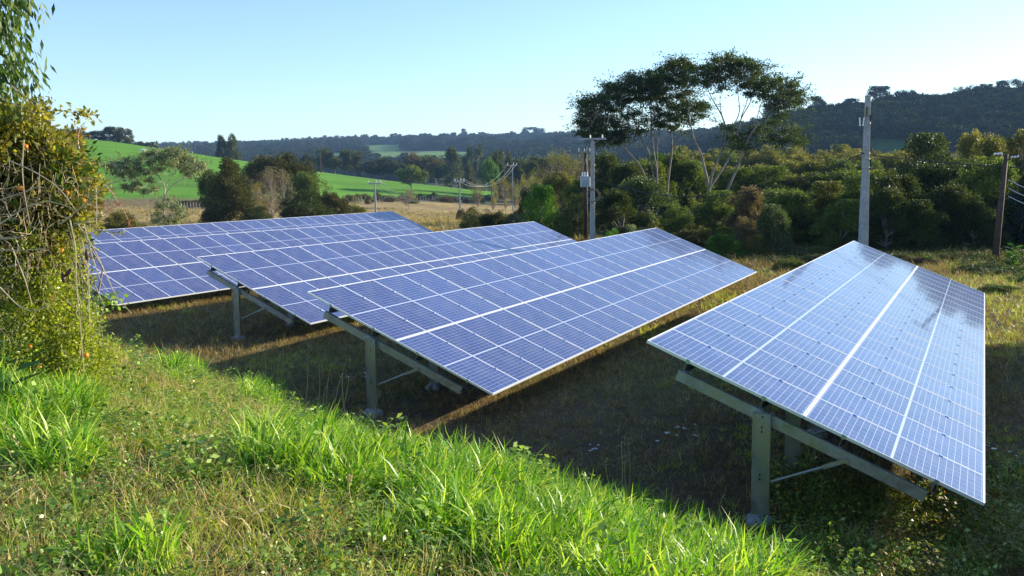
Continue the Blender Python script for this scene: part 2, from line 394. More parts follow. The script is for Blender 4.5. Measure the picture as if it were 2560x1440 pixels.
# ------------------------------------------------------------------ scatter (only for growth nobody could count)
def scatter(name, P, rot, scl, pid, protos, label, cat):
    me = bpy.data.meshes.new(name); n = len(P); me.vertices.add(n); me.vertices.foreach_set('co', np.asarray(P, np.float32).ravel())
    a = me.attributes.new('rot', 'FLOAT_VECTOR', 'POINT'); a.data.foreach_set('vector', np.asarray(rot, np.float32).ravel())
    a = me.attributes.new('scl', 'FLOAT_VECTOR', 'POINT'); a.data.foreach_set('vector', np.asarray(scl, np.float32).ravel())
    a = me.attributes.new('pid', 'INT', 'POINT'); a.data.foreach_set('value', np.asarray(pid, np.int32))
    col = bpy.data.collections.new(name+'_forms')
    for i, m in enumerate(protos): col.objects.link(bpy.data.objects.new(f'{name}_form_{i:02d}', m))
    ng = bpy.data.node_groups.new(name+'_growth', 'GeometryNodeTree')
    ng.interface.new_socket('Geometry', in_out='INPUT', socket_type='NodeSocketGeometry'); ng.interface.new_socket('Geometry', in_out='OUTPUT', socket_type='NodeSocketGeometry')
    gi = ng.nodes.new('NodeGroupInput'); go = ng.nodes.new('NodeGroupOutput'); ip = ng.nodes.new('GeometryNodeInstanceOnPoints')
    ci = ng.nodes.new('GeometryNodeCollectionInfo'); ci.inputs['Collection'].default_value = col; ci.inputs['Separate Children'].default_value = True; ci.inputs['Reset Children'].default_value = True
    def na(nm, dt):
        q = ng.nodes.new('GeometryNodeInputNamedAttribute'); q.data_type = dt; q.inputs['Name'].default_value = nm; return q.outputs[0]
    e2r = ng.nodes.new('FunctionNodeEulerToRotation'); ng.links.new(na('rot', 'FLOAT_VECTOR'), e2r.inputs[0])
    ng.links.new(gi.outputs[0], ip.inputs['Points']); ng.links.new(ci.outputs[0], ip.inputs['Instance']); ip.inputs['Pick Instance'].default_value = True
    ng.links.new(na('pid', 'INT'), ip.inputs['Instance Index']); ng.links.new(e2r.outputs[0], ip.inputs['Rotation']); ng.links.new(na('scl', 'FLOAT_VECTOR'), ip.inputs['Scale'])
    ng.links.new(ip.outputs[0], go.inputs[0])
    o = link(bpy.data.objects.new(name, me)); md = o.modifiers.new('growth', 'NODES'); md.node_group = ng
    return tag(o, label, cat, kind='stuff')

# ------------------------------------------------------------------ solar tables
TABLES = {
 0: ([-18.0798, 37.3679, 2.0398], [0.46233, 0.88671, 0.00071], [0.82072, -0.42762, -0.37889], 23),
 1: ([-14.8688, 28.9422, 1.9939], [0.47366, 0.88071, -0.00046], [0.81036, -0.43603, -0.3914], 20),
 2: ([-8.2344, 24.3182, 2.0451], [0.46088, 0.88746, 0.00023], [0.81979, -0.42564, -0.3831], 20),
 3: ([-3.6433, 16.4627, 2.036], [0.4473, 0.89437, 0.0045], [0.82919, -0.4128, -0.37687], 20),
 4: ([1.6333, 11.1342, 2.0333], [0.45113, 0.89245, -0.00429], [0.82838, -0.42052, -0.37007], 20),
 5: ([6.85, 5.80, 2.03], [0.4520, 0.8920, -0.001], [0.8285, -0.4201, -0.3705], 20)}
TLAB = {0: 'farthest row of blue solar panels, its ridge nearest the dry meadow', 1: 'second farthest solar panel row, near end half hidden by the shrub tangle',
 2: 'middle solar panel row with a thin dark pole shadow across its top', 3: 'solar panel row between the middle row and the brightest nearest row, ending above the bank',
 4: 'nearest solar panel row at right, brightest with sky glare, one big post showing', 5: 'solar panel row beyond the right edge that shades the dark grass'}
MW, ML, FR, TH = .994, 1.998, .009, .036
def module_meshes():
    b = MB()   # frame: four aluminium profiles, local x = along row, y = down slope, z = normal
    w, l = MW, ML
    b.box((0, 0, -TH), (w, .019, 0)); b.box((0, l-.019, -TH), (w, l, 0))
    b.box((0, .019, -TH), (FR, l-.019, 0)); b.box((w-FR, .019, -TH), (w, l-.019, 0))
    fm = b.mesh('panel_frame', M['aluminium'])
    V = np.array([(FR, .019, -.003), (w-FR, .019, -.003), (w-FR, l-.019, -.003), (FR, l-.019, -.003),
                  (FR, .019, -.008), (w-FR, .019, -.008), (w-FR, l-.019, -.008), (FR, l-.019, -.008)])
    # face windings: local axes are left handed once mapped, so keep both sides
    gm = bpy.data.meshes.new('panel_glass'); gm.from_pydata(V.tolist(), [], [(0, 1, 2, 3), (7, 6, 5, 4)])
    uvl = gm.uv_layers.new(name='UVMap')
    for lp in gm.loops:
        v = V[lp.vertex_index]; uvl.data[lp.index].uv = (v[0]-w/2+.4761, v[1]-l/2)
    gm.materials.append(M['cells']); gm.update()
    c = MB(); c.box((-.030, -.02, .0005), (.030, .02, .006)); cm = c.mesh('clamp', M['clamp'])
    e = MB(); e.box((-.012, -.022, -TH-.01), (-.002, .022, .006)); e.box((-.002, -.022, .0005), (.016, .022, .006)); em = e.mesh('clamp', M['clamp'])
    return fm, gm, cm, em
FM, GM, CM, EM = module_meshes()
def u_of(n): return n + .0301*(n//4 - (.5 if n and n % 4 == 0 else 0))
def table(k):
    P, U, V, nmod = TABLES[k]; P, U, V = map(np.array, (P, U, V)); Nn = -np.cross(U, V); Nn = Nn/np.linalg.norm(Nn)
    if Nn[2] < 0: Nn = -Nn
    W = lambda u, v, w: P+U*u+V*v+Nn*w
    c0 = W(u_of(nmod)/2, 2, -.3); base = np.array([c0[0], c0[1], Hs(c0[0], c0[1])])
    T = empty('solar_table', base, TLAB[k], 'solar panels', 'rows of solar panels on steel tables')
    def place(o, p, A=None):
        A = A or (U, V, Nn)
        o.matrix_basis = Matrix(((A[0][0], A[1][0], A[2][0], p[0]-base[0]), (A[0][1], A[1][1], A[2][1], p[1]-base[1]), (A[0][2], A[1][2], A[2][2], p[2]-base[2]), (0, 0, 0, 1)))
        return o
    for n in range(nmod):
        g0 = n + .0301*(n//4)
        for row in (0, 1):
            fr = link(bpy.data.objects.new('solar_panel', FM), T); place(fr, W(g0+.003, row*2.0+(-.001 if row == 0 else .003), 0))
            link(bpy.data.objects.new('panel_glass', GM), fr)
    L = u_of(nmod)+ (0 if nmod % 4 else -.015)
    L = (nmod-1)+.0301*((nmod-1)//4)+1.0
    VS = (.55, 1.52, 2.47, 3.50)
    for v in VS:
        for n in range(nmod+1):
            if n == 0: place(link(bpy.data.objects.new('clamp', EM), T), W(.003, v, 0))
            elif n == nmod: 
                o = link(bpy.data.objects.new('clamp', EM), T); place(o, W(L-.003, v, 0), (-U, -V, Nn))
            else: place(link(bpy.data.objects.new('clamp', CM), T), W(u_of(n)+(.0 if n % 4 == 0 else 0), v, 0))
        b = MB()   # lipped Z purlin
        b.box((0.0, v-.025, -TH-.008), (L, v+.028, -TH-.001)); b.box((0.0, v-.004, -.142), (L, v, -TH-.008)); b.box((0.0, v-.004, -.148), (L, v+.045, -.142))
        o = b.build('purlin', M['galv'], T); place(o, P)
        # mesh coordinates are in (u,v,n)
    npost = 11 if nmod == 20 else 12
    step = (L-.12)/(npost-1)
    for i in range(npost):
        u0 = -.02+i*2.045 if nmod == 20 else -.02+i*(L/ (npost-1))
        if u0 > L-.05: u0 = L-.07
        b = MB()   # C rafter
        b.box((u0-.025, .50, -.278), (u0-.021, 3.47, -.150)); b.box((u0-.021, .50, -.154), (u0+.035, 3.47, -.150)); b.box((u0-.021, .50, -.278), (u0+.035, 3.47, -.274))
        b.box((u0+.031, .50, -.170), (u0+.035, 3.47, -.154)); b.box((u0+.031, .50, -.274), (u0+.035, 3.47, -.258))
        o = b.build('rafter', M['galv'], T); place(o, P)
        top = W(u0-.03, 1.58, -.165); h = np.array([V[0], V[1], 0]); h /= np.linalg.norm(h); a = np.array([U[0], U[1], 0]); a /= np.linalg.norm(a); Zv = np.array([0, 0, 1.])
        gz = Hs(top[0], top[1]); hh = top[2]-gz
        b = MB(); w2 = .10; zb = -hh-.05
        b.box((-.062, -w2, zb), (-.058, w2, 0)); b.box((-.058, -w2, zb), (-.002, -w2+.004, 0)); b.box((-.058, w2-.004, zb), (-.002, w2, 0))
        b.box((-.077, -w2, zb), (-.058, -w2+.013, 0)) if False else b.box((-.070, -w2-.001, zb), (-.062, -w2+.018, -.005))
        b.box((-.070, w2-.018, zb), (-.062, w2+.001, -.005))
        for (yy, zz) in ((0.012, -.035), (.005, -.16), (.005, -.21), (-.008, -.72), (-.008, -.77)):   # bolt and slots
            hb = MB(); 
            a8 = np.linspace(0, 2*math.pi, 8, endpoint=False)
            b_slot.append((T, top, a, h, yy, zz)) if i == 0 else None
        o = b.build('post', M['galv'], T); place(o, top, (a, h, Zv))
        # brace from the post up to the rafter
        p1 = top+h*.10+Zv*(-.80)-a*.03; p2 = W(u0-.045, 2.60, -.235); d = p2-p1; Ld = np.linalg.norm(d); d /= Ld
        b = MB(); b.tube([p1-base, p1+d*(Ld-.25)-base], .017, 8); q = p1+d*(Ld-.27)
        s2 = np.cross(d, a); s2 /= np.linalg.norm(s2)
        Mx = Matrix(((d[0], s2[0], a[0], q[0]-base[0]), (d[1], s2[1], a[1], q[1]-base[1]), (d[2], s2[2], a[2], q[2]-base[2]), (0, 0, 0, 1)))
        b.box((0, -.024, -.012), (.29, .024, .006), Mx); b.build('brace', M['galv'], T)
        # rough concrete footing
        b = MB(); m = 18; an = np.linspace(0, 2*math.pi, m, endpoint=False); rr = .15+.06*rng.random(m); r2 = rr*(.45+.1*rng.random(m))
        V1 = np.stack([np.cos(an)*rr, np.sin(an)*rr, np.full(m, -.12)], 1); V2 = np.stack([np.cos(an)*rr*.9, np.sin(an)*rr*.9, .03+.02*rng.random(m)], 1)
        V3 = np.stack([np.cos(an)*r2, np.sin(an)*r2, .085+.03*rng.random(m)], 1)
        fs = [(j, (j+1) % m, m+(j+1) % m, m+j) for j in range(m)]+[(m+j, m+(j+1) % m, 2*m+(j+1) % m, 2*m+j) for j in range(m)]+[tuple(range(2*m, 3*m))]
        b.add(np.vstack([V1, V2, V3])+np.array([top[0]-a[0]*.04, top[1]-a[1]*.04, gz])-base, fs); b.build('footing', M['footing'], T)
b_slot = []
for k in TABLES: table(k)
def slots():
    me = None
    dark = rough_mat('slot_shadow', (.01, .01, .01), (.02, .02, .02), 3, .9, 0, 0)  # near-black colour stands in for the shade inside the post's slots
    for (T, top, a, h, yy, zz) in b_slot:
        if me is None:
            b = MB(); a8 = np.linspace(0, 2*math.pi, 10, endpoint=False)
            b.add(np.vstack([np.stack([np.full(10, -.0668), np.cos(a8)*.009, np.sin(a8)*.014], 1), np.stack([np.full(10, -.060), np.cos(a8)*.009, np.sin(a8)*.014], 1)]),
                  [tuple(range(10))[::-1]]+[(j, (j+1) % 10, 10+(j+1) % 10, 10+j) for j in range(10)])
            me = b.mesh('bolt_slot_disc', dark)
        o = link(bpy.data.objects.new('bolt_slot_disc', me), T); q = top+h*yy+np.array([0, 0, zz])-np.array(T.location)
        o.matrix_basis = Matrix(((a[0], h[0], 0, q[0]), (a[1], h[1], 0, q[1]), (0, 0, 1, q[2]), (0, 0, 0, 1)))
slots()
# ------------------------------------------------------------------ trees
def crown_shape(kind, n, g):
    """cluster centres in a unit crown: x,y in -1..1, z in 0..1 of tree height; with cluster radius"""
    if kind == 'tall':
        k = 13; z = np.linspace(.12, .88, k)+g.uniform(-.04, .04, k); R = np.sin(np.clip(z*1.05+.12, 0, 1)*math.pi)**.6*.72; a = np.cumsum(g.uniform(1.6, 3.0, k)); R *= g.uniform(.45, 1.15, k)
        cc = np.stack([np.cos(a)*R, np.sin(a)*R, z], 1); i = g.integers(0, k, n); c = cc[i]+g.normal(size=(n, 3))*np.array([.17, .17, .045]); c[:, 2] = np.clip(c[:, 2], .04, .97); return c
    if kind == 'round':
        k = 11; d = rdir(k, g); d[0] = (0, 0, 1); cc = d*np.array([.58, .58, .27]); cc[:, 2] += .62; i = g.integers(0, k, n); c = cc[i]+g.normal(size=(n, 3))*np.array([.17, .17, .07]); c[:, 2] = np.clip(c[:, 2], .16, .96); return c
    if kind == 'bush':
        d = rdir(n, g); d[:, 2] = np.abs(d[:, 2]); r = g.random(n)**.4; c = d*r[:, None]; c[:, 2] = .04+c[:, 2]*.86; c[:, :2] *= .86; return c
    if kind == 'cone':
        z = g.random(n)**1.25; R = (1-z)**.62*.86+.05; a = g.random(n)*6.283; r = R*g.random(n)**.45
        return np.stack([np.cos(a)*r, np.sin(a)*r, .06+z*.90], 1)
    if kind == 'euc':
        k = 7; cc = np.stack([g.uniform(-.62, .62, k), g.uniform(-.62, .62, k), g.uniform(.35, .9, k)], 1); cc[0] = (0, 0, .92)
        i = g.integers(0, k, n); c = cc[i]+g.normal(size=(n, 3))*np.array([.2, .2, .09]); c[:, 2] = np.clip(c[:, 2], .1, .97); return c
    if kind == 'wide':
        d = rdir(n, g); r = g.random(n)**.4; c = d*r[:, None]; c[:, :2] *= .88; c[:, 2] = .72+c[:, 2]*.22-.12*(c[:, 0]**2+c[:, 1]**2); return c
    if kind == 'column':
        z = g.random(n); a = g.random(n)*6.283; r = (.8-.35*z**3)*g.random(n)**.45; return np.stack([np.cos(a)*r, np.sin(a)*r, .03+z*.93], 1)
TRUNK_TO = {'round': .5, 'bush': .35, 'cone': .95, 'euc': .85, 'wide': .5, 'column': .85, 'tall': .8}
def tree_proto(kind, seed, ncl, nl, ll, cr, thin=False):
    g = np.random.default_rng(seed); C = crown_shape(kind, ncl, g)
    cr_ = cr*(.65+.7*g.random(ncl)); Ps, Ds, Ls = [], [], []
    cen = np.array([0, 0, .5])
    for c, r in zip(C, cr_):
        m = int(nl*(r/cr)**2*(.5+g.random())); d = rdir(m, g); q = d*(g.random((m, 1))**.5)*r
        q[:, 2] *= .40; q[:, 2] -= .32*(q[:, 0]**2+q[:, 1]**2)/r
        Ps.append(c+q); out = unit(np.concatenate([(c-cen)[None, :2]+q[:, :2]*1.5, q[:, 2:]+.15], 1)); Ds.append(unit(out+rdir(m, g)*.9)); Ls.append(np.full(m, 1.))
    P = np.vstack(Ps); Dn = np.vstack(Ds); m = len(P)
    P[:, 2] = np.clip(P[:, 2], .012, 1.0)
    Nn = unit(rdir(m, g)*.8+np.array([.0, 0, .8])); V, Fc = leaf_quads(P, Dn, Nn, ll*(.6+.8*g.random(m)), ll*.55*(.6+.8*g.random(m)))
    V = V.reshape(-1, 4, 3); V[:, :, 2] = P[:, None, 2]+(V[:, :, 2]-P[:, None, 2])*.6; V = V.reshape(-1, 3)
    V[:, 2] = np.clip(V[:, 2], .002, 1.02)
    crown = raw_mesh('crown', V, Fc, 4, [M['mid']])
    b = MB(); tt = TRUNK_TO[kind]; k = 7; z = np.linspace(-.03, tt, k); wob = np.cumsum(g.normal(size=(k, 2))*.02, 0)
    path = np.stack([wob[:, 0], wob[:, 1], z], 1); tr = (.045 if kind != 'bush' else .03)*(.6 if thin else 1)
    b.tube(path, np.linspace(tr, tr*.3, k), 7)
    for c in C[:26 if not thin else 60]:
        i = min(k-1, max(0, int((c[2]*.55)/tt*(k-1)))); s0 = path[i]; mid = s0*.45+c*.55+np.array([0, 0, -.04])
        b.tube([s0, s0*.75+mid*.25+np.array([0, 0, .01]), mid, c], [tr*.5, tr*.35, tr*.22, tr*.07], 5, False)
        if thin:
            for _ in range(3):
                e = c+rdir(1, g)[0]*np.array([.22, .22, .09]); b.tube([mid, (mid+e)/2+rdir(1, g)[0]*.015, e], [tr*.14, tr*.08, tr*.03], 3, False)
    trunk = b.mesh('trunk', M['bark_grey'], True)
    return trunk, crown
PROTO = {}
def protos(kind, lod):
    key = (kind, lod)
    if key not in PROTO:
        nv = 3 if lod != 'lo' else 3
        spec = {'hi': (105, 230, .052, .215), 'mid': (62, 105, .088, .25), 'lo': (34, 34, .18, .32)}[lod]
        if kind == 'bare': PROTO[key] = [tree_proto('round', 300+i, 70, 42 if lod == 'hi' else 22, spec[2]*.75, .2, True) for i in range(nv)]
        else: PROTO[key] = [tree_proto(kind, 100+i*7+len(kind)*31, *spec) for i in range(nv)]
    return PROTO[key]
def put_tree(name, base, hw, ht, kind, colour, label, cat, group=None, lod='hi', bark='bark_grey', rot=None):
    tr, cr = rnd.choice(protos(kind, lod))
    T = empty(name, base, label, cat, group); rot = rnd.uniform(0, 6.28) if rot is None else rot
    for nm, me, m in (('trunk', tr, M[bark]), ('crown', cr, M[colour])):
        o = link(bpy.data.objects.new(nm, me), T); o.rotation_euler = (0, 0, rot); o.scale = (hw, hw, ht)
        o.material_slots[0].link = 'OBJECT'; o.material_slots[0].material = m
    return T
def tree_px(px, ytop, wpx, Y, kind, colour, label, name='tree', cat='tree', group=None, lod=None, bark='bark_grey'):
    top = at(px, ytop, Y); x = top[0]; z0 = Hs(x, Y)-.05; hw = wpx/2*Y/F*1.06
    ht = max(top[2]-z0, .4); lod = lod or ('hi' if wpx > 85 else 'mid' if wpx > 42 else 'lo')
    return put_tree(name, (x, Y, z0), hw, ht, kind, colour, label, cat, group, lod, bark)

G1 = 'trees along the top of the green hill'
for (px, yt, w, k, c, lb) in [
  (112, 314, 66, 'column', 'olive', 'olive round tree at the far left end of the green hill top'),
  (163, 316, 60, 'bush', 'pale', 'pale spreading tree on the hill top behind the red flower spray'),
  (197, 320, 50, 'bush', 'dark', 'dark spreading tree between the pale hill tree and the dark clump'),
  (228, 328, 36, 'cone', 'euc', 'small pointed dark tree, first of the clump on the green hill'),
  (249, 326, 44, 'column', 'euc', 'low rounded dark tree, second in the clump on the green hill'),
  (271, 316, 44, 'cone', 'euc', 'tall dark tree, left peak of the hill top clump'),
  (291, 317, 46, 'column', 'euc', 'tall dark tree, middle peak of the hill top clump'),
  (311, 321, 46, 'column', 'euc', 'dark tree closing the right end of the hill top clump'),
  (350, 352, 34, 'bush', 'euc', 'low feathery tree just showing over the hill crest, left of two'),
  (379, 354, 36, 'bush', 'blue', 'low feathery tree just showing over the hill crest, right of two')]:
    tree_px(px, yt, w, 392, k, c, lb, group=G1, lod='mid')
tree_px(551, 337, 37, 388, 'cone', 'euc', 'tall pointed tree on the hill crest, left one of a pair', group='pair of pointed trees on the crest', lod='mid')
tree_px(580, 334, 38, 388, 'cone', 'euc', 'tall pointed tree on the hill crest, right one of a pair', group='pair of pointed trees on the crest', lod='mid')

# trees at the near edge of the dry meadow
tree_px(572, 397, 150, 104, 'cone', 'needle', 'dense dark pointed tree behind the farthest panel row, left of the bare pinkish tree', 'conifer_tree', bark='bark_grey')
tree_px(528, 425, 90, 112, 'round', 'dark', 'dark leafy tree crowding the left side of the dense pointed tree')
tree_px(700, 377, 175, 152, 'wide', 'needle', 'broad dark flat topped tree rising behind the bare pinkish tree', bark='bark_dark')
tree_px(640, 395, 90, 156, 'round', 'dark', 'dark rounded tree joining the left side of the broad flat topped tree')
tree_px(750, 430, 110, 140, 'round', 'mid', 'mid green tree under the right side of the broad flat topped tree')
tree_px(672, 418, 120, 113, 'bare', 'pink', 'thin pinkish half bare tree between two dark trees behind the panels', 'bare_tree', bark='bark_twig')
tree_px(708, 425, 80, 118, 'bare', 'pink', 'second thin pinkish tree just behind and right of the half bare tree', 'bare_tree', bark='bark_twig')
tree_px(640, 455, 70, 109, 'bare', 'yellow', 'thin yellow leaved sapling in front of the pinkish tree', 'sapling', bark='bark_twig')
tree_px(760, 462, 150, 107, 'bush', 'dark', 'wide very dark bush standing right behind the farthest panel row', 'bush', 'bush')
tree_px(825, 455, 110, 112, 'bush', 'needle', 'brownish green bush at the right end of the dark bushes', 'bush', 'bush')
tree_px(880, 497, 100, 118, 'bush', 'olive', 'low olive shrub between the dark bushes and the white pole', 'bush', 'bush')
tree_px(640, 508, 90, 101, 'bush', 'dark', 'low dark bush at the foot of the half bare pinkish tree', 'bush', 'bush')
tree_px(510, 546, 75, 62, 'bush', 'brown', 'small dry brown bush behind the ridge of the farthest panels', 'bush', 'bush', lod='mid')
tree_px(300, 520, 130, 76, 'bush', 'olive', 'olive bush in the meadow left of the pale spreading tree', 'bush', 'bush')
for i, (px, w, c, a) in enumerate([(455, 80, 'dark', 'leftmost'), (500, 90, 'brown', 'brownish'), (545, 80, 'dark', 'rightmost')]):
    tree_px(px, 497, w, 214, 'bush', c, f'{a} of the low hedge bushes at the foot of the green hill', 'bush', 'bush', 'hedge bushes at the foot of the hill', lod='mid')
# scrub at the foot of the pasture
sc = ['low brown bush in the scrub strip below the pasture', 'low olive bush in the scrub strip below the pasture']
for i in range(34):
    px = 800+i*14+rnd.uniform(-8, 8); Y = float(foot((px-1280)/F))-rnd.uniform(2, 34)
    p = at(px, 500, Y); z = Hs(p[0], Y); hgt = rnd.uniform(1.2, 2.6)
    j = i % 2
    put_tree('bush', (p[0], Y, z-.05), rnd.uniform(1.2, 2.6), hgt, 'bush', ('brown', 'olive')[j], sc[j], 'bush', 'scrub bushes below the pasture', 'mid' if i % 3 else 'lo')
for i in range(16):
    px = 1150+i*22+rnd.uniform(-10, 10); Y = rnd.uniform(95, 175); p = at(px, 500, Y); z = Hs(p[0], Y); j = i % 2
    put_tree('bush', (p[0], Y, z-.05), rnd.uniform(1.0, 2.2), rnd.uniform(1.2, 2.8), 'bush', ('brown', 'olive')[j], ('grey brown bush in the rough meadow beyond the panels', 'olive bush in the rough meadow beyond the panels')[j], 'bush', 'meadow bushes beyond the panels', 'mid')
tree_px(1030, 413, 76, 322, 'round', 'mid', 'lone round tree standing on the green pasture slope', lod='mid')
tree_px(1020, 468, 54, 236, 'bare', 'pink', 'small bare forked tree in the meadow below the lone pasture tree', 'bare_tree', bark='bark_twig', lod='mid')
for i, px in enumerate([1195, 1232, 1262, 1288, 1306, 1330]):
    tree_px(px, 440+rnd.uniform(-3, 12), 34, 225-i*6, 'bare', 'yellow', 'thin twiggy sapling with a few yellow leaves by the far pole', 'sapling', 'sapling', 'twiggy saplings by the far pole', 'mid', 'bark_twig')

# belt of trees behind the crest of the pasture
for (px, yt, w, Y, k, c, lb) in [
  (768, 384, 34, 440, 'round', 'needle', 'dark round tree touching the right edge of the broad flat topped tree'),
  (806, 369, 52, 425, 'euc', 'euc', 'tall ragged tree, first of the tall group behind the pasture crest'),
  (838, 392, 44, 430, 'round', 'dark', 'low dark tree between the two tall ragged groups behind the crest'),
  (866, 374, 48, 425, 'euc', 'euc', 'tall ragged tree, left half of the second tall group'),
  (892, 378, 48, 428, 'euc', 'euc', 'tall ragged tree, right half of the second tall group'),
  (925, 402, 62, 430, 'round', 'dark', 'dark round tree starting the low hedge right of the tall groups'),
  (958, 396, 66, 434, 'round', 'needle', 'highest rounded tree of the low dark hedge behind the crest'),
  (988, 402, 62, 430, 'round', 'dark', 'dark tree at the right end of the low hedge behind the crest'),
  (1032, 382, 66, 440, 'round', 'brown', 'reddish brown round tree behind the lone pasture tree'),
  (1066, 388, 60, 436, 'round', 'needle', 'dark green tree right of the reddish brown round tree'),
  (1090, 398, 56, 430, 'round', 'brown', 'smaller reddish brown tree left of the big pyramid tree'),
  (1130, 366, 66, 405, 'cone', 'euc', 'big pyramid shaped tree at the right end of the pasture crest'),
  (1103, 412, 46, 410, 'round', 'dark', 'dark shadowed tree at the left foot of the pyramid tree'),
  (1172, 410, 40, 395, 'cone', 'needle', 'small pointed tree right of the big pyramid tree'),
  (1163, 392, 50, 440, 'euc', 'blue', 'bluish ragged tree behind the small pointed tree'),
  (1195, 361, 56, 470, 'euc', 'blue', 'tallest bluish ragged tree behind the yellow green tree'),
  (1215, 385, 50, 430, 'euc', 'blue', 'bluish ragged tree left of the dark topped tree'),
  (1226, 395, 46, 300, 'round', 'bright', 'sunlit yellow green tree left of the far pole'),
  (1236, 378, 44, 330, 'round', 'dark', 'dark topped tree just above the sunlit yellow green tree'),
  (1252, 372, 34, 345, 'cone', 'euc', 'narrow tree behind the dark topped tree, left of two'),
  (1271, 378, 34, 350, 'cone', 'euc', 'narrow tree right beside the far pole top, right of two')]:
    tree_px(px, yt, w, Y, k, c, lb, group='trees behind the pasture crest', lod='mid')
for i in range(15):
    px = 1292+i*15; tree_px(px+rnd.uniform(-5, 5), 399+rnd.uniform(-6, 9), 64, 330+rnd.uniform(-25, 25), 'round', ('dark', 'dark', 'needle')[i % 3],
        'dark rounded tree in the shaded wood between the far pole and the transformer', group='dark wood behind the far pole', lod='mid')
for i in range(12):
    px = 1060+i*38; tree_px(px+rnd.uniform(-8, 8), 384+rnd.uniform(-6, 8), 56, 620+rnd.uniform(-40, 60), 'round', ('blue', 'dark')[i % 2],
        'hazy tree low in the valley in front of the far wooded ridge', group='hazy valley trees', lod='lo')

# thicket right of the dry meadow
for (px, yt, w, Y, k, c, lb) in [
  (1175, 532, 70, 57, 'bush', 'olive', 'small olive bush at the left end of the thicket by the middle panel row'),
  (1222, 512, 110, 60, 'bush', 'needle', 'brownish bush second from the left in the thicket'),
  (1290, 528, 110, 58, 'bush', 'blue', 'low bluish shrub in front of the tall leafy column'),
  (1350, 463, 104, 60, 'column', 'bright', 'tall leafy column of bright green creeper behind the middle panels'),
  (1318, 470, 60, 62, 'column', 'dark', 'dark leafy column joined to the left side of the bright creeper'),
  (1402, 520, 80, 57, 'bush', 'mid', 'green bush between the creeper column and the transformer pole'),
  (1438, 470, 100, 66, 'bush', 'dark', 'dark bush behind the transformer pole'),
  (1385, 372, 140, 120, 'bare', 'olive', 'twiggy olive tree left of the transformer'),
  (1335, 425, 90, 130, 'bare', 'olive', 'twiggy olive tree behind the creeper column'),
  (1440, 378, 110, 118, 'bare', 'yellow', 'twiggy yellowish tree just left of the transformer pole'),
  (1405, 430, 120, 105, 'round', 'olive', 'olive tree filling the gap left of the transformer'),
  (1460, 400, 80, 110, 'bare', 'brown', 'bare brown branches behind the transformer'),
  (1505, 400, 70, 92, 'bare', 'brown', 'bare brown branches right of the concrete pole'),
  (1450, 450, 110, 84, 'round', 'mid', 'shaded green tree behind the transformer'),
  (1370, 480, 90, 96, 'round', 'olive', 'olive tree rising behind the creeper column')]:
    tree_px(px, yt, w, Y, k, c, lb, cat='bush' if k in ('bush', 'column') else 'tree', name='bush' if k in ('bush', 'column') else 'tree', bark='bark_twig' if k == 'bare' else 'bark_grey')
for (px, yt, w, Y, k, c, lb) in [
  (1515, 375, 150, 84, 'tall', 'dark', 'dark leafy tree rising between the left concrete pole and the feathery trees'),
  (1630, 395, 170, 80, 'tall', 'mid', 'green leafy tree under the crown of the left feathery tree'),
  (1745, 400, 130, 82, 'tall', 'mid', 'green leafy tree in the gap left of the forked pale trunk'),
  (1560, 400, 170, 76, 'tall', 'dark', 'dark dense tree right of the left concrete pole'),
  (1500, 450, 100, 76, 'round', 'dark', 'very dark tree directly behind the left concrete pole'),
  (1612, 440, 220, 58, 'tall', 'gloss', 'glossy leaved tree with silvery highlights under the tall feathery trees'),
  (1550, 470, 150, 54, 'tall', 'dark', 'shaded tree at the left of the glossy leaved tree'),
  (1695, 378, 160, 82, 'tall', 'mid', 'yellow green round tree below the gap between the tall feathery trees'),
  (1640, 385, 110, 88, 'round', 'bright', 'bright green tree behind the trunks of the tall feathery trees'),
  (1530, 562, 70, 48, 'bush', 'bright', 'bright green fern bush right beside the left concrete pole'),
  (1590, 552, 90, 49, 'bush', 'pale', 'pale leafy bush behind the top corner of the fourth panel row'),
  (1640, 545, 80, 49, 'bush', 'olive', 'olive leafy bush behind the top corner of the fourth panel row'),
  (1735, 552, 150, 48, 'bush', 'needle', 'broad dark olive shrub right of the fourth panel row corner'),
  (1805, 575, 125, 45, 'bush', 'bright', 'bright green needle shrub in front of the broad olive shrub'),
  (1690, 500, 120, 54, 'bush', 'mid', 'green bush at the foot of the left feathery tree'),
  (1795, 478, 160, 60, 'tall', 'mid', 'light green tree behind the forked pale trunk'),
  (1745, 430, 100, 84, 'round', 'mid', 'mid green tree left of the forked pale trunk'),
  (1885, 462, 125, 54, 'tall', 'brown', 'brown flowering tree right of the forked pale trunk'),
  (1865, 530, 100, 48, 'bush', 'brown', 'brown leafy shrub below the brown flowering tree'),
  (1937, 512, 100, 46, 'column', 'gloss', 'rounded shrub with greyish leaves at the edge of the dark wood'),
  (1890, 580, 90, 45.5, 'bush', 'olive', 'olive undergrowth left of the greyish rounded shrub')]:
    tree_px(px, yt, w, Y, k, c, lb, cat='bush' if k in ('bush', 'column') else 'tree', name='bush' if k in ('bush', 'column') else 'tree')

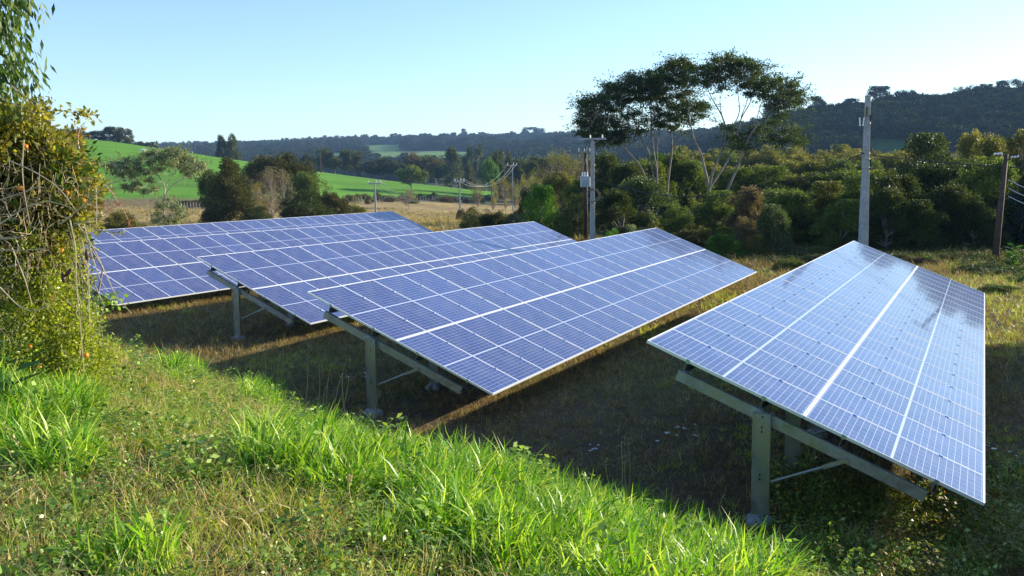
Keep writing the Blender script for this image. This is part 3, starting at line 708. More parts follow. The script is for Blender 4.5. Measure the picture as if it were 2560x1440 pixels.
# wooded slope behind the nearest panels
WL = {'yellow': 'yellowish tree top in the sunlit canopy left of the tall concrete pole', 'olive': 'olive tree top in the sunlit canopy left of the tall concrete pole',
      'mid': 'green tree halfway down the wooded slope left of the tall concrete pole', 'dark': 'dark shaded tree low on the wooded slope behind the nearest panels'}
G2 = 'trees of the wooded slope'
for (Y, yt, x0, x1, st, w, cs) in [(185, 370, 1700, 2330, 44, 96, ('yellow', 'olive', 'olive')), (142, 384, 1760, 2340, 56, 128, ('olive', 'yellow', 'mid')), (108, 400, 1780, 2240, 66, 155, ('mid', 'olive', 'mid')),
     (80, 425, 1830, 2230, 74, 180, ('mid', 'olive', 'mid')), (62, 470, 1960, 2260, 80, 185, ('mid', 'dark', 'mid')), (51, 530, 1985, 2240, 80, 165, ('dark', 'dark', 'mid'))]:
    px = x0; i = 0
    while px < x1:
        c = cs[rnd.randrange(3)]
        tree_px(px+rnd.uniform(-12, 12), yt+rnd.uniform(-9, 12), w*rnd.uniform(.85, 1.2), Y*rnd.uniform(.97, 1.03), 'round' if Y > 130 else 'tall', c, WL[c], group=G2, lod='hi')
        px += st; i += 1
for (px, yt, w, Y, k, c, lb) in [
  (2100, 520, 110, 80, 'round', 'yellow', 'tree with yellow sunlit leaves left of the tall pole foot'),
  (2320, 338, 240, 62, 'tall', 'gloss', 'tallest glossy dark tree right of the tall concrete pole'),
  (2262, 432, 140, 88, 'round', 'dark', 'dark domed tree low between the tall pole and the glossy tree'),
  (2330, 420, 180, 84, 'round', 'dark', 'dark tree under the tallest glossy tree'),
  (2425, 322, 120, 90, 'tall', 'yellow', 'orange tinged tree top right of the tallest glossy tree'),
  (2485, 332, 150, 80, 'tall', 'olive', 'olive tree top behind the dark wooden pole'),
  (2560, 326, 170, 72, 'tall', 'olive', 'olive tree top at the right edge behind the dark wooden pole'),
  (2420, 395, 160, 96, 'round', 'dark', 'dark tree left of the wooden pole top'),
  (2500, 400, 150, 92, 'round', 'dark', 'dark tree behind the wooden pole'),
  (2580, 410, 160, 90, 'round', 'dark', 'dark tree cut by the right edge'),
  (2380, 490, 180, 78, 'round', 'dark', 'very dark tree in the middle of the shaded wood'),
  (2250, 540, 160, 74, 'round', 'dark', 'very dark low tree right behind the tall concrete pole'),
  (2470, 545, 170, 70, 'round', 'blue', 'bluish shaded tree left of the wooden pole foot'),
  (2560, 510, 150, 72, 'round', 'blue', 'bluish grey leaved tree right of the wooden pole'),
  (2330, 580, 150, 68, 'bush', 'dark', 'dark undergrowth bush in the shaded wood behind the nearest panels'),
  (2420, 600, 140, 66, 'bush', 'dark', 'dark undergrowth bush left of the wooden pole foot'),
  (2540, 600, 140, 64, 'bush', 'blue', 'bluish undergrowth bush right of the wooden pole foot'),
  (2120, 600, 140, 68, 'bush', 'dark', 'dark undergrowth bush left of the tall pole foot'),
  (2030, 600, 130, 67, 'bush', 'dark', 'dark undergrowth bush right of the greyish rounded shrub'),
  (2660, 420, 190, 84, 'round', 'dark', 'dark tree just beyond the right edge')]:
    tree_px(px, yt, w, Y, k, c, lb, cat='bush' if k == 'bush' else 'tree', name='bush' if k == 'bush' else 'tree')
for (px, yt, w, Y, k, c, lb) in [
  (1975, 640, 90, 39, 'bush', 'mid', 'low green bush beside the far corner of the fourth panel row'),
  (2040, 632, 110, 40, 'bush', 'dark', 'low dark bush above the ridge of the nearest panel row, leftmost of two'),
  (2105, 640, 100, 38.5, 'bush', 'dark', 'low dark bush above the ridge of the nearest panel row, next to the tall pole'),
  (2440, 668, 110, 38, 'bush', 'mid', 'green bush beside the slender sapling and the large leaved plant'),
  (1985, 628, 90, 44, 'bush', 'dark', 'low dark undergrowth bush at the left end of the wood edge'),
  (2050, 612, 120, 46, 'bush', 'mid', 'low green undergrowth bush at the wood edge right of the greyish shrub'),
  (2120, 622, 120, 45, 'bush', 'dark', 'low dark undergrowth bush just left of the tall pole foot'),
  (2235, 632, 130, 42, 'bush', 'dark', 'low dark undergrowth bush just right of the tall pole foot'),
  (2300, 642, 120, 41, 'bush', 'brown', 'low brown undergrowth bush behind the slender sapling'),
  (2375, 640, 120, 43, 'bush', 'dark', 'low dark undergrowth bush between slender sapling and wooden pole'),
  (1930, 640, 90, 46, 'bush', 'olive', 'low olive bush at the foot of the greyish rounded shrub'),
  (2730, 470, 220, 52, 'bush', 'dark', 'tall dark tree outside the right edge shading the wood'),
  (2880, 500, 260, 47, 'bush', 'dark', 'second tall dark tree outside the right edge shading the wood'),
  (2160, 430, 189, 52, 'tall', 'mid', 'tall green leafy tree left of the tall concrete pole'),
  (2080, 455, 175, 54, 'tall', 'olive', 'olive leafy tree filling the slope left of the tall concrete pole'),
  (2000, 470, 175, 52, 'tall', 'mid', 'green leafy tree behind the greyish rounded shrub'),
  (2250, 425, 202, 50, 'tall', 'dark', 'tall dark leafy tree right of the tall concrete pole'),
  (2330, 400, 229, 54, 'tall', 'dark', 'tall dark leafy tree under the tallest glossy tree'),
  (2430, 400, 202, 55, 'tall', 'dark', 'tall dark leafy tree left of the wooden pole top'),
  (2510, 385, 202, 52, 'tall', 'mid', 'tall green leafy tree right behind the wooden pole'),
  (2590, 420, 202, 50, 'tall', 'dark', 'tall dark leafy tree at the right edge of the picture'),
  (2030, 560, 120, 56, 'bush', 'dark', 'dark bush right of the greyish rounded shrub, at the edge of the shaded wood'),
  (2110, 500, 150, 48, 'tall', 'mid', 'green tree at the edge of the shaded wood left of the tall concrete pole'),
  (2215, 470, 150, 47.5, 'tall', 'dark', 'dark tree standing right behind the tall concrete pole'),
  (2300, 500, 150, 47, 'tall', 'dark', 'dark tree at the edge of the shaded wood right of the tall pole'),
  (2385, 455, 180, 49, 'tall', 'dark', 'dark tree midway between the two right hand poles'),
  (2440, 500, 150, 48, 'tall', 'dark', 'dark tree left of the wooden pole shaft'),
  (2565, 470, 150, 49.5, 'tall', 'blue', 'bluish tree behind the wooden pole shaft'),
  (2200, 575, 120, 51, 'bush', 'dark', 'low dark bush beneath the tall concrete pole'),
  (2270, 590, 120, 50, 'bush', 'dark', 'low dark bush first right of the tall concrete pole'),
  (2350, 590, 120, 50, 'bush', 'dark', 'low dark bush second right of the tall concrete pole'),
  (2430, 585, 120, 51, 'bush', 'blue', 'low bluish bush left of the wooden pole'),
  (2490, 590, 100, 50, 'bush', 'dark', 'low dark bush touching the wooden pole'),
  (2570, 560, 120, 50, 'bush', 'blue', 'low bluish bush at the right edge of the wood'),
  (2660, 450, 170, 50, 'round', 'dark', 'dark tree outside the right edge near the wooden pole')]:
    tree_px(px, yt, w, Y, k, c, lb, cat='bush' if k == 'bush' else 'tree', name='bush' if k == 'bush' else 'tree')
# ridge line
for (px, yt, w, k, lb) in [(1920, 262, 52, 'round', 'rounded tree on the right ridge seen just past the feathery crown'), (2040, 250, 44, 'round', 'small rounded tree on the ridge right of the feathery crown'),
  (2130, 256, 60, 'euc', 'tree on the ridge left of the tall concrete pole top'), (2200, 226, 76, 'euc', 'tallest ragged tree on the ridge behind the concrete pole top'),
  (2262, 230, 50, 'wide', 'spreading tree on the ridge, first right of the tall ragged one'), (2300, 240, 40, 'wide', 'small spreading tree on the ridge, second right of the tall ragged one'),
  (2334, 243, 52, 'wide', 'flat spreading tree on the ridge, third right of the tall ragged one'), (2412, 226, 44, 'euc', 'slim tree on the ridge above the orange tinged tree'),
  (2462, 220, 52, 'euc', 'ragged tree on the ridge above the olive tree top'), (2505, 212, 50, 'euc', 'high ragged tree on the ridge above the wooden pole'),
  (2545, 206, 56, 'euc', 'highest ragged tree on the ridge at the right edge')]:
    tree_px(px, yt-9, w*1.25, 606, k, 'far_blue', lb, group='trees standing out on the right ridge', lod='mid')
for (px, yt, w, lb) in [(1160, 322, 22, 'lone tall tree sticking up from the far ridge'), (1318, 319, 26, 'left tree of the far clump on the ridge skyline'),
  (1334, 318, 28, 'middle tree of the far clump on the ridge skyline'), (1356, 320, 26, 'right tree of the far clump on the ridge skyline')]:
    tree_px(px, yt, w, 1850, 'euc', 'blue', lb, group='trees on the far skyline', lod='lo')

# ------------------------------------------------------------------ tall feathery trees (built limb by limb)
def tree_from(name, Y, off, sc, limbs, clusters, label, colour, bark, r0, cr, flat, nl, ll, dep, seed, droop=0.):
    g = np.random.default_rng(seed); cv = lambda p: (off[0]+p[0]/sc, off[1]+p[1]/sc)
    bx, by = cv(limbs[0][0][0]); b0 = at(bx, by, Y); z0 = Hs(b0[0], Y)
    base = np.array([b0[0], Y, z0]); T = empty(name, base, label, 'tree'); b = MB()
    m_ = np.median([at(*cv(p), Y)[2] for p in limbs[0][0][:1]])
    tips = []
    for li, (path, ra, rb, dz) in enumerate(limbs):
        P = np.array([at(*cv(p), Y+dz*i/max(1, len(path)-1)) for i, p in enumerate(path)])-base
        if li == 0 or path[0] == limbs[0][0][0]: P[0][2] = -.15
        # smooth the limb
        t = np.linspace(0, len(P)-1, (len(P)-1)*4+1); Q = np.stack([np.interp(t, range(len(P)), P[:, k]) for k in range(3)], 1)
        for _ in range(3): Q[1:-1] = .25*Q[:-2]+.5*Q[1:-1]+.25*Q[2:]
        b.tube(Q, np.linspace(ra*.60, rb*.55, len(Q)), 8, False); tips += list(Q[len(Q)//2:])
    tips = np.array(tips); Ps, Ds = [], []
    for c in clusters:
        for rep in range(2):
            C = at(*cv(c), Y+g.uniform(-dep, dep))-base; cr_ = cr*g.uniform(.5, 1.25)
            i = np.argmin(((tips-C)**2*np.array([1, .35, 1])).sum(1)); s = tips[i]
            b.tube([s, s*.55+C*.45+np.array([0, 0, -.15]), C], [.035, .022, .008], 4, False)
            for _ in range(9):   # twigs
                e = C+g.normal(size=3)*np.array([cr_*.6, cr_*.6, cr_*flat*.6]); b.tube([C*.7+s*.3, e], [.010, .004], 3, False)
                m = nl//9; tt = g.random((m, 1)); q = C+(e-C)*tt*1.2+g.normal(size=(m, 3))*np.array([.17, .17, .07])*cr_
                Ps.append(q); dd = unit(np.array([e-C])+g.normal(size=(m, 3))*.7); dd[:, 2] -= droop; Ds.append(unit(dd))
    P = np.vstack(Ps); Dn = np.vstack(Ds); m = len(P)
    V, Fc = leaf_quads(P, Dn, unit(g.normal(size=(m, 3))*.5+np.array([0, 0, 1.])), ll*(.5+g.random(m)), ll*.42*(.5+g.random(m)))
    b.build('trunk', M[bark], T, True); link(bpy.data.objects.new('crown', raw_mesh('crown', V, Fc, 4, [M[colour]])), T)
O5 = (1420, 130); S5 = 2.938
right_cl = [(1060,130),(1120,100),(1200,90),(1280,80),(1340,110),(1400,150),(1460,190),(1510,230),(1560,270),(1620,310),(1660,350),(1700,370),(1560,470),(1500,520),(1420,560),(1350,600),(1180,560),(1100,200),(1180,180),(1260,190),(1330,230),(1030,200),(1010,230),
 (1140,260),(1400,270),(1450,320),(1250,150),(1530,340),(1640,250),(1600,300),(1330,310),(1500,400),(1580,400),(1600,590),(1660,620),(1520,640),(1280,650),(1200,630),(1440,650),(1310,700),(1650,570),(1090,60),(1160,50),(1320,60),
 (1250,55),(1380,100),(1430,230),(1550,200),(1660,230),(1690,300),(1200,130),(1350,180),(1300,260),(1480,270),(1100,150),(1560,330),(1620,360),(1690,660),(1590,650),(1230,690),(1000,110),(1010,170),(1640,400)]
tree_from('feathery_tree', 70, O5, S5, [
 ([(1062,1225),(1045,1130),(1038,1010),(1012,900),(978,740),(930,660),(905,560),(880,430),(900,300)], .24, .05, 1.5),
 ([(1072,1200),(1100,1140),(1130,1090),(1190,970),(1270,790),(1300,680),(1380,540),(1490,420),(1600,370)], .21, .05, -2),
 ([(1038,1010),(1055,900),(1085,830),(1150,690),(1165,570),(1130,460),(1060,350),(1020,260)], .18, .04, -1),
 ([(1050,980),(1110,900),(1190,770),(1245,600),(1270,480),(1340,380),(1370,250)], .15, .04, 2),
 ([(1165,570),(1225,530),(1265,440),(1250,320),(1240,240)], .09, .03, 1.2),
 ([(1130,460),(1110,380),(1130,290)], .06, .02, .6), ([(1270,480),(1330,330),(1320,220)], .06, .02, -.6),
 ([(1380,540),(1400,430),(1440,320)], .07, .03, 1), ([(1300,680),(1420,640),(1560,620)], .06, .02, -1.2), ([(1490,420),(1530,330),(1540,260)], .05, .02, .8)],
 right_cl, 'tall feathery tree with a pale forked trunk, the right one, arching wide against the sky', 'feather', 'bark_grey', .24, 1.12, .46, 225, .20, 2.2, 11)
left_cl = [(780,90),(830,70),(880,100),(920,120),(740,130),(710,190),(800,170),(880,190),(930,200),(640,190),(600,220),(560,210),(500,200),(460,220),(560,280),(480,290),(400,270),(340,270),(300,290),(280,330),
 (360,330),(430,350),(220,350),(170,370),(120,390),(110,360),(240,410),(320,420),(150,470),(130,550),(200,500),(260,490),(180,570),(250,580),(640,270),(700,290),(780,270),(820,330),(880,290),(860,380),(750,400),
 (700,460),(760,480),(800,420),(930,420),(980,460),(960,390),(640,330),(660,420),(430,560),(400,620),(350,540),(520,340),(900,510),(730,100),(850,130),(690,160),(830,230),(760,210),(670,230),(520,240),(600,160),
 (120,600),(200,620),(300,650),(350,600),(250,540),(420,480),(500,450),(560,500),(650,520),(330,500),(700,540),(770,560),(820,500),(230,660),(380,660),(140,520),(540,580),(450,190),(380,240),(300,240),(160,420),(110,440),(90,510),(140,610),(440,300),(380,380),(270,370),(560,360),(610,310),(700,350),(850,440),(1000,400)]
tree_from('feathery_tree', 74, O5, S5, [
 ([(735,1240),(722,1110),(740,900),(770,700),(745,500),(740,380),(720,280)], .17, .05, 1),
 ([(660,1240),(655,1050),(655,860),(620,700),(612,520),(608,350),(600,260)], .17, .05, -1),
 ([(655,1050),(625,900),(600,740),(520,600),(450,540),(330,470),(230,430)], .14, .04, -2),
 ([(640,1150),(560,870),(450,740),(330,630),(300,600),(200,540)], .12, .04, 2),
 ([(600,740),(520,600),(480,480),(430,380)], .08, .03, 1), ([(770,700),(850,560),(870,430)], .08, .03, -1), ([(745,500),(790,380),(850,250)], .08, .03, 1), ([(660,860),(650,700),(680,560),(660,420)], .08, .03, 1.5),
 ([(450,540),(380,420),(320,330)], .06, .02, -1)],
 left_cl, 'tall feathery multi-stemmed tree, the left one, spreading above the left concrete pole', 'feather', 'bark_grey', .17, 1.15, .50, 285, .20, 2.6, 12)
# pale spreading tree behind the farthest panels
O1 = (100, 290); S1 = 4.741
tree_from('pale_tree', 88, O1, S1, [
 ([(1475,1330),(1460,1150),(1475,960),(1480,830),(1440,760),(1380,680),(1330,620)], .17, .05, 1),
 ([(1475,960),(1540,850),(1620,780),(1740,720),(1830,650)], .10, .03, -1.5),
 ([(1500,830),(1540,740),(1640,620)], .07, .03, 1), ([(1460,1150),(1400,980),(1250,870),(1120,780),(980,740)], .08, .03, 1.5),
 ([(1470,1200),(1560,1180),(1600,1120)], .05, .02, -.6), ([(1380,680),(1200,600),(1000,560)], .06, .02, 0)],
 [(850,600),(880,560),(950,570),(900,650),(1000,600),(1030,520),(1080,640),(1150,560),(1200,500),(1180,620),(1280,460),(1330,430),(1300,540),(1380,480),(1450,430),(1520,400),(1590,380),(1560,460),(1640,430),
  (1700,430),(1720,500),(1780,500),(1830,540),(1880,560),(1930,600),(1790,600),(1650,560),(1560,560),(1450,560),(1380,620),(1700,640),(1780,680),(1250,680),(1100,700),(980,690),(1000,830),(1080,860),(1150,800),
  (1300,760),(1480,500),(1850,640),(1630,500),(1420,1050),(1500,1050),(1600,1060),(1660,1100),(1400,1150),(1640,1150),(1500,1230),(1400,1230),(1560,980),(1680,1180),(1580,1240),(1250,900),(1350,850)],
 'pale grey green spreading tree with visible limbs behind the far left panels', 'pale', 'bark_pale', .17, .85, .62, 120, .26, 1.8, 13, .5)

# ------------------------------------------------------------------ far woods: one mass that reads as cover
def far_woods():
    g = np.random.default_rng(5); n = 60000
    y = 400*np.exp(g.random(n)*math.log(2500/400)); u = g.uniform(-.62, .62, n)*1.0; x = u*y
    # even density per area: keep with probability ~ y^2 scaled by visibility
    keep = g.random(n) < np.clip((y/1500)**1.0, .12, 1)
    z = H(x, y); px, py = project(np.stack([x, y, z], -1))
    wood = np.zeros(n, bool)
    ridge_r = (px > 1690) & (y > 455) & (y < 900)
    mid_r = (y > 760) & (px <= 1900)
    wood |= ridge_r & (g.random(n) < 3); wood |= mid_r
    wood |= (y > 900) & (px > 1600)
    for (cx, cy, rx, ry) in ((975, 388, 55, 12), (1110, 386, 85, 9), (850, 393, 40, 12), (955, 367, 50, 9), (1245, 397, 40, 6), (1290, 343, 40, 5), (2230, 370, 95, 22)):
        wood &= ~((np.abs((px-cx)/rx) < 1) & (py > cy-ry) & (py < cy+ry+(22 if cx < 1700 else 0)) & (y < 1700))
    wood &= (vnoise(x, y, 90, 3) < .86) | (px > 1700)
    wood &= keep | ridge_r
    x, y, z = x[wood], y[wood], z[wood]; m = len(x)
    P = np.stack([x, y, z-.5], 1); rot = np.zeros((m, 3)); rot[:, 2] = g.random(m)*6.28
    s = g.uniform(.75, 1.35, m)*np.where((x/y) > .16, .85, 1.0)
    S = np.stack([s*5.2, s*5.2, s*np.where((y < 900) & (x/y > .16), 7.5, 11)*g.uniform(.65, 1.4, m)], 1)
    pr = []
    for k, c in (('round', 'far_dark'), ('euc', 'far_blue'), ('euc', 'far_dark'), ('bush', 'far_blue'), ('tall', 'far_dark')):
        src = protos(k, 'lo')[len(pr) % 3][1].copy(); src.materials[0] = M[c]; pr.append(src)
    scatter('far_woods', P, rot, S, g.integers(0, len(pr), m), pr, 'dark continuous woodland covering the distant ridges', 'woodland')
    return m
print('far woods', far_woods())

# ------------------------------------------------------------------ poles and lines
def pole(name, px, ytop, Y, w0, w1, d0, m, label, cat='utility pole', dirv=None):
    top = at(px, ytop, Y); x = top[0]; z0 = Hs(x, Y); T = empty(name, (x, Y, z0), label, cat); h = top[2]-z0
    return T, h, x, z0
def tapered(T, h, w0, w1, d0, d1, m, name='shaft', groove=False, rot=0.0):
    b = MB(); v = []
    for z, w, d in ((-.4, w0, d0), (h, w1, d1)):
        v += [(-w/2, -d/2, z), (w/2, -d/2, z), (w/2, d/2, z), (-w/2, d/2, z)]
    b.add(v, [(0,3,2,1),(4,5,6,7),(0,1,5,4),(1,2,6,5),(2,3,7,6),(3,0,4,7)])
    o = b.build(name, m, T); o.rotation_euler = (0, 0, rot)
    bv = o.modifiers.new('edge', 'BEVEL'); bv.width = .02; bv.segments = 2; return o
# tall concrete pole at the right
T, h, X1, Z1 = pole('concrete_pole', 2170, 238, 43.5, 0, 0, 0, None, 'tall tapered concrete pole rising behind the nearest panel row')
tapered(T, h, .40, .20, .30, .17, M['concrete'], rot=.25)
zt = lambda py: at(2165, py, 43.5)[2]-Z1
for py in (251, 308, 374, 383, 397, 419):
    b = MB(); r = .16+.0*py; z = zt(py); w = .22+.2*(1-z/h); b.tube([(0, 0, z-.02), (0, 0, z+.02)], .5*w*1.12+.02, 10, True); b.build('steel_band', M['galv'], T)
b = MB(); b.box((-.13, -.17, zt(291)), (-.05, -.12, zt(268))); b.build('number_plate', M['yellow'], T)
b = MB(); b.box((.09, -.12, zt(303)), (.15, .02, zt(288))); b.build('junction_box', M['wood_dark'], T)
for dx, a in ((-.22, .3), (-.36, -.2)):
    b = MB(); z = zt(304); b.tube([(dx, -.1, z-.17), (dx+a*.12, -.1, z+.17)], .03, 8); b.tube([(dx, -.1, z-.2), (dx, -.1, z-.15)], .042, 8); b.tube([(dx+a*.12, -.1, z+.12), (dx+a*.12, -.1, z+.17)], .042, 8); b.build('surge_arrester', M['porcelain'], T)
b = MB(); b.tube([(-.08, -.05, zt(304)), (-.4, -.1, zt(303))], .014, 6); b.build('bracket', M['galv'], T)
for py, s in ((383, -1), (375, 1), (402, 1), (421, 1)):
    b = MB(); z = zt(py); b.tube([(s*.12, -.05, z), (s*.25, -.07, z)], .03, 7); b.tube([(s*.22, -.07, z-.05), (s*.22, -.07, z+.05)], .035, 7); b.build('insulator', M['cable'], T)
# left concrete pole with crossarm and cable coil
T2, h2, X2, Z2 = pole('concrete_pole', 1481, 352, 52, 0, 0, 0, None, 'slim concrete pole with a crossarm and a hanging cable coil')
tapered(T2, h2, .30, .16, .22, .14, M['concrete'], rot=.2)
zt2 = lambda py: at(1480, py, 52)[2]-Z2
k2 = 52/F
b = MB(); b.box((-34*k2, -.13, zt2(350)), (34*k2, -.06, zt2(345))); b.build('crossarm', M['concrete'], T2)
b = MB(); b.tube([(.02, -.12, zt2(362)), (16*k2, -.12, zt2(350))], .025, 5); b.build('arm_brace', M['galv'], T2)
for dx in (-6, 24):
    b = MB(); b.tube([(dx*k2, -.1, zt2(345)), (dx*k2, -.1, zt2(337))], [.05, .03], 7); b.build('insulator', M['porcelain'], T2)
b = MB(); zc = zt2(489)
for i in range(7):
    r = (15+rnd.uniform(-1.5, 1.5))*k2; a = np.linspace(0, 2*math.pi, 28); cx = rnd.uniform(-.03, .06); cz = rnd.uniform(-.04, .04)
    b.tube(np.stack([cx+np.cos(a)*r, np.full(28, -.17-i*.012), zc+cz+np.sin(a)*r*1.08], 1), .009, 5, False)
b.build('cable_coil', M['bark_twig'], T2)
for py in (413, 447, 474, 507):
    b = MB(); z = zt2(py); b.tube([(0, 0, z-.015), (0, 0, z+.015)], .16, 10); b.build('steel_band', M['galv'], T2)
# dark wooden pole carrying the transformer
T3, h3, X3, Z3 = pole('wooden_pole', 1464, 368, 60, 0, 0, 0, None, 'dark wooden pole just behind the left concrete pole, holding a grey transformer')
b = MB(); b.tube([(0, 0, -.3), (.0, 0, h3*.5), (0, 0, h3)], [.17, .14, .10], 10); b.build('shaft', M['wood_dark'], T3, True)
k3 = 60/F; zt3 = lambda py: at(1464, py, 60)[2]-Z3
b = MB(); b.box((-18*k3, -.16, zt3(382)), (12*k3, -.08, zt3(378))); b.build('crossarm', M['wood_grey'], T3)
for dx in (-17, -3, 10):
    b = MB(); b.tube([(dx*k3, -.12, zt3(379)), (dx*k3, -.12, zt3(370))], [.045, .02], 6); b.build('insulator', M['porcelain'], T3)
tk = empty('transformer', (X3, 60, Z3+zt3(468)), 'grey box shaped transformer hanging on the dark wooden pole', 'transformer')
zz = lambda py: zt3(py)-zt3(468)
b = MB(); b.box((-14*k3, -.55, 0), (10*k3, -.13, zz(443))); tb = b.build('tank', M['trafo'], tk); bv = tb.modifiers.new('edge', 'BEVEL'); bv.width = .06; bv.segments = 3
for i in range(6):
    b = MB(); b.box((-12*k3+i*3.8*k3, -.60, .1), (-12*k3+i*3.8*k3+.02, -.552, zz(448))); b.build('cooling_fin', M['trafo'], tk)
b = MB(); b.box((-15*k3, -.57, zz(443)), (11*k3, -.12, zz(441))); b.build('lid', M['trafo'], tk)
for dx in (-9, -3, 3):
    b = MB(); b.tube([(dx*k3, -.35, zz(441)), (dx*k3, -.35, zz(430))], [.06, .035], 7); b.build('bushing', M['porcelain'], tk)
b = MB(); b.tube([(-9*k3, -.35, zz(430)), (-7*k3, -.3, zz(418)), (0, -.12, zz(400))], .012, 4); b.tube([(3*k3, -.35, zz(430)), (3*k3, -.3, zz(415)), (0, -.12, zz(395))], .012, 4); b.build('lead', M['cable'], tk)
# dark wooden pole at the right edge
T4, h4, X4, Z4 = pole('wooden_pole', 2516, 386, 42.5, 0, 0, 0, None, 'dark leaning wooden pole near the right edge with bright insulators')
k4 = 42.5/F; b = MB(); b.tube([(-16*k4, 0, -.3), (-8*k4, 0, h4*.5), (0, 0, h4)], [.16, .13, .09], 10); b.build('shaft', M['wood_dark'], T4, True)
zt4 = lambda py: at(2516, py, 42.5)[2]-Z4
b = MB(); b.box((-26*k4, .05, zt4(391)), (32*k4, .12, zt4(388))); b.build('crossarm', M['wood_dark'], T4)
for dx, py in ((-26, 384), (-18, 384), (-11, 383), (16, 392), (23, 392), (30, 391)):
    b = MB(); z = zt4(py); b.tube([(dx*k4, .08, z-.05), (dx*k4, .08, z), (dx*k4, .08, z+.05)], [.05, .07, .035], 8); b.build('insulator', M['porcelain'], T4)
# far power line
FP = []
for (px, yt, Y, lb) in ((937, 456, 196, 'white concrete pole in the meadow left of the others, above the farthest panels'), (1149, 452, 200, 'white concrete pole in the dry meadow, middle one of the far line'), (1281, 412, 255, 'far concrete pole by the earth track, last one of the far line')):
    T_, h_, X_, Z_ = pole('concrete_pole', px, yt, Y, 0, 0, 0, None, lb); T_['group'] = 'poles of the far power line'; k_ = Y/F
    tapered(T_, h_, .40, .22, .3, .2, M['concrete'])
    wd = 16 if px < 1000 else 12
    b = MB(); b.box((-wd*k_, -.3, h_-.35), (wd*k_, -.16, h_-.10)); b.build('crossarm', M['concrete'], T_)
    pts = []
    for dx in (-wd*.95, wd*.25, wd*.9):
        b = MB(); b.tube([(dx*k_, -.22, h_-.1), (dx*k_, -.22, h_+.55)], [.10, .06], 6); b.build('insulator', M['porcelain'], T_); pts.append(np.array([X_+dx*k_, Y-.22, Z_+h_+.45]))
    FP.append(pts)
def wire(a, b_, sag, r, label, m='wire', name='power_line', n=28, group=None):
    a = np.array(a, float); b_ = np.array(b_, float); t = np.linspace(0, 1, n)[:, None]; P = a*(1-t)+b_*t; P[:, 2] -= (4*sag*t*(1-t))[:, 0]
    mb = MB(); mb.tube(P, r, 5, False); return tag(mb.build(name, M[m]), label, 'wire', group)
for i, w in enumerate(('left', 'middle', 'right')):
    wire(FP[0][i], FP[1][i], 4.6, .014, f'{w} wire sagging between the first two poles of the far line', group='wires of the far line')
    wire(FP[1][i], FP[2][i], 3.6, .014, f'{w} wire rising to the last pole of the far line', group='wires of the far line')
pA = at(1487, 447, 51.9); pB = at(2157, 383, 43.4)
wire(pA, pB, 1.45, .022, 'dark cable sagging between the two concrete poles', 'cable', 'service_cable')
wire(at(2176, 388, 43.4), at(2700, 424, 44), .12, .026, 'dark cable running right from the tall concrete pole', 'cable', 'service_cable')
for i, (y0, y1) in enumerate(((449, 468), (470, 488), (490, 508))):
    wire(at(2521, y0, 42.4), at(2660, y1+24, 40), .15, .018, f'{("upper", "middle", "lower")[i]} of three pale wires leaving the right wooden pole', 'wire', group='three wires at the right edge')

# fence at the foot of the pasture
for i in range(44):
    px = 884+i*(1185-884)/43+rnd.uniform(-2, 2); u = (px-1280)/F; Y = float(foot(u))-22-2*math.sin(i); p = at(px, 505, Y); z = Hs(p[0], Y); hh = rnd.uniform(1.3, 1.8)
    b = MB(); b.tube([(0, 0, -.3), (rnd.uniform(-.08, .08), 0, hh)], [.14, .10], 6); o = b.build('fence_post', M['wood_grey']); o.location = (p[0], Y, z)
    tag(o, 'grey wooden fence post in the row below the green pasture', 'fence post', 'fence posts below the pasture')
for i in range(16):
    px = 430+i*7.6; u = (px-1280)/F; Y = 205.; p = at(px, 515, Y); z = Hs(p[0], Y)
    b = MB(); b.tube([(0, 0, -.3), (rnd.uniform(-.08, .08), 0, 1.5)], [.12, .09], 6); o = b.build('fence_post', M['wood_grey']); o.location = (p[0], Y, z)
    tag(o, 'grey wooden fence post by the hedge left of the dense pointed tree', 'fence post', 'fence posts by the hedge')
b = MB(); p = at(952, 432, 400); z = Hs(p[0], 400)
o = None
px_, Yp = 800, 372; p = at(px_, 375, Yp); z = Hs(p[0], Yp); b = MB(); b.tube([(0, 0, -.3), (0, 0, p[2]-z)], [.22, .12], 6); o = b.build('wooden_pole', M['wood_dark']); o.location = (p[0], Yp, z)
tag(o, 'thin dark pole standing on the pasture crest before the tall trees', 'utility pole')

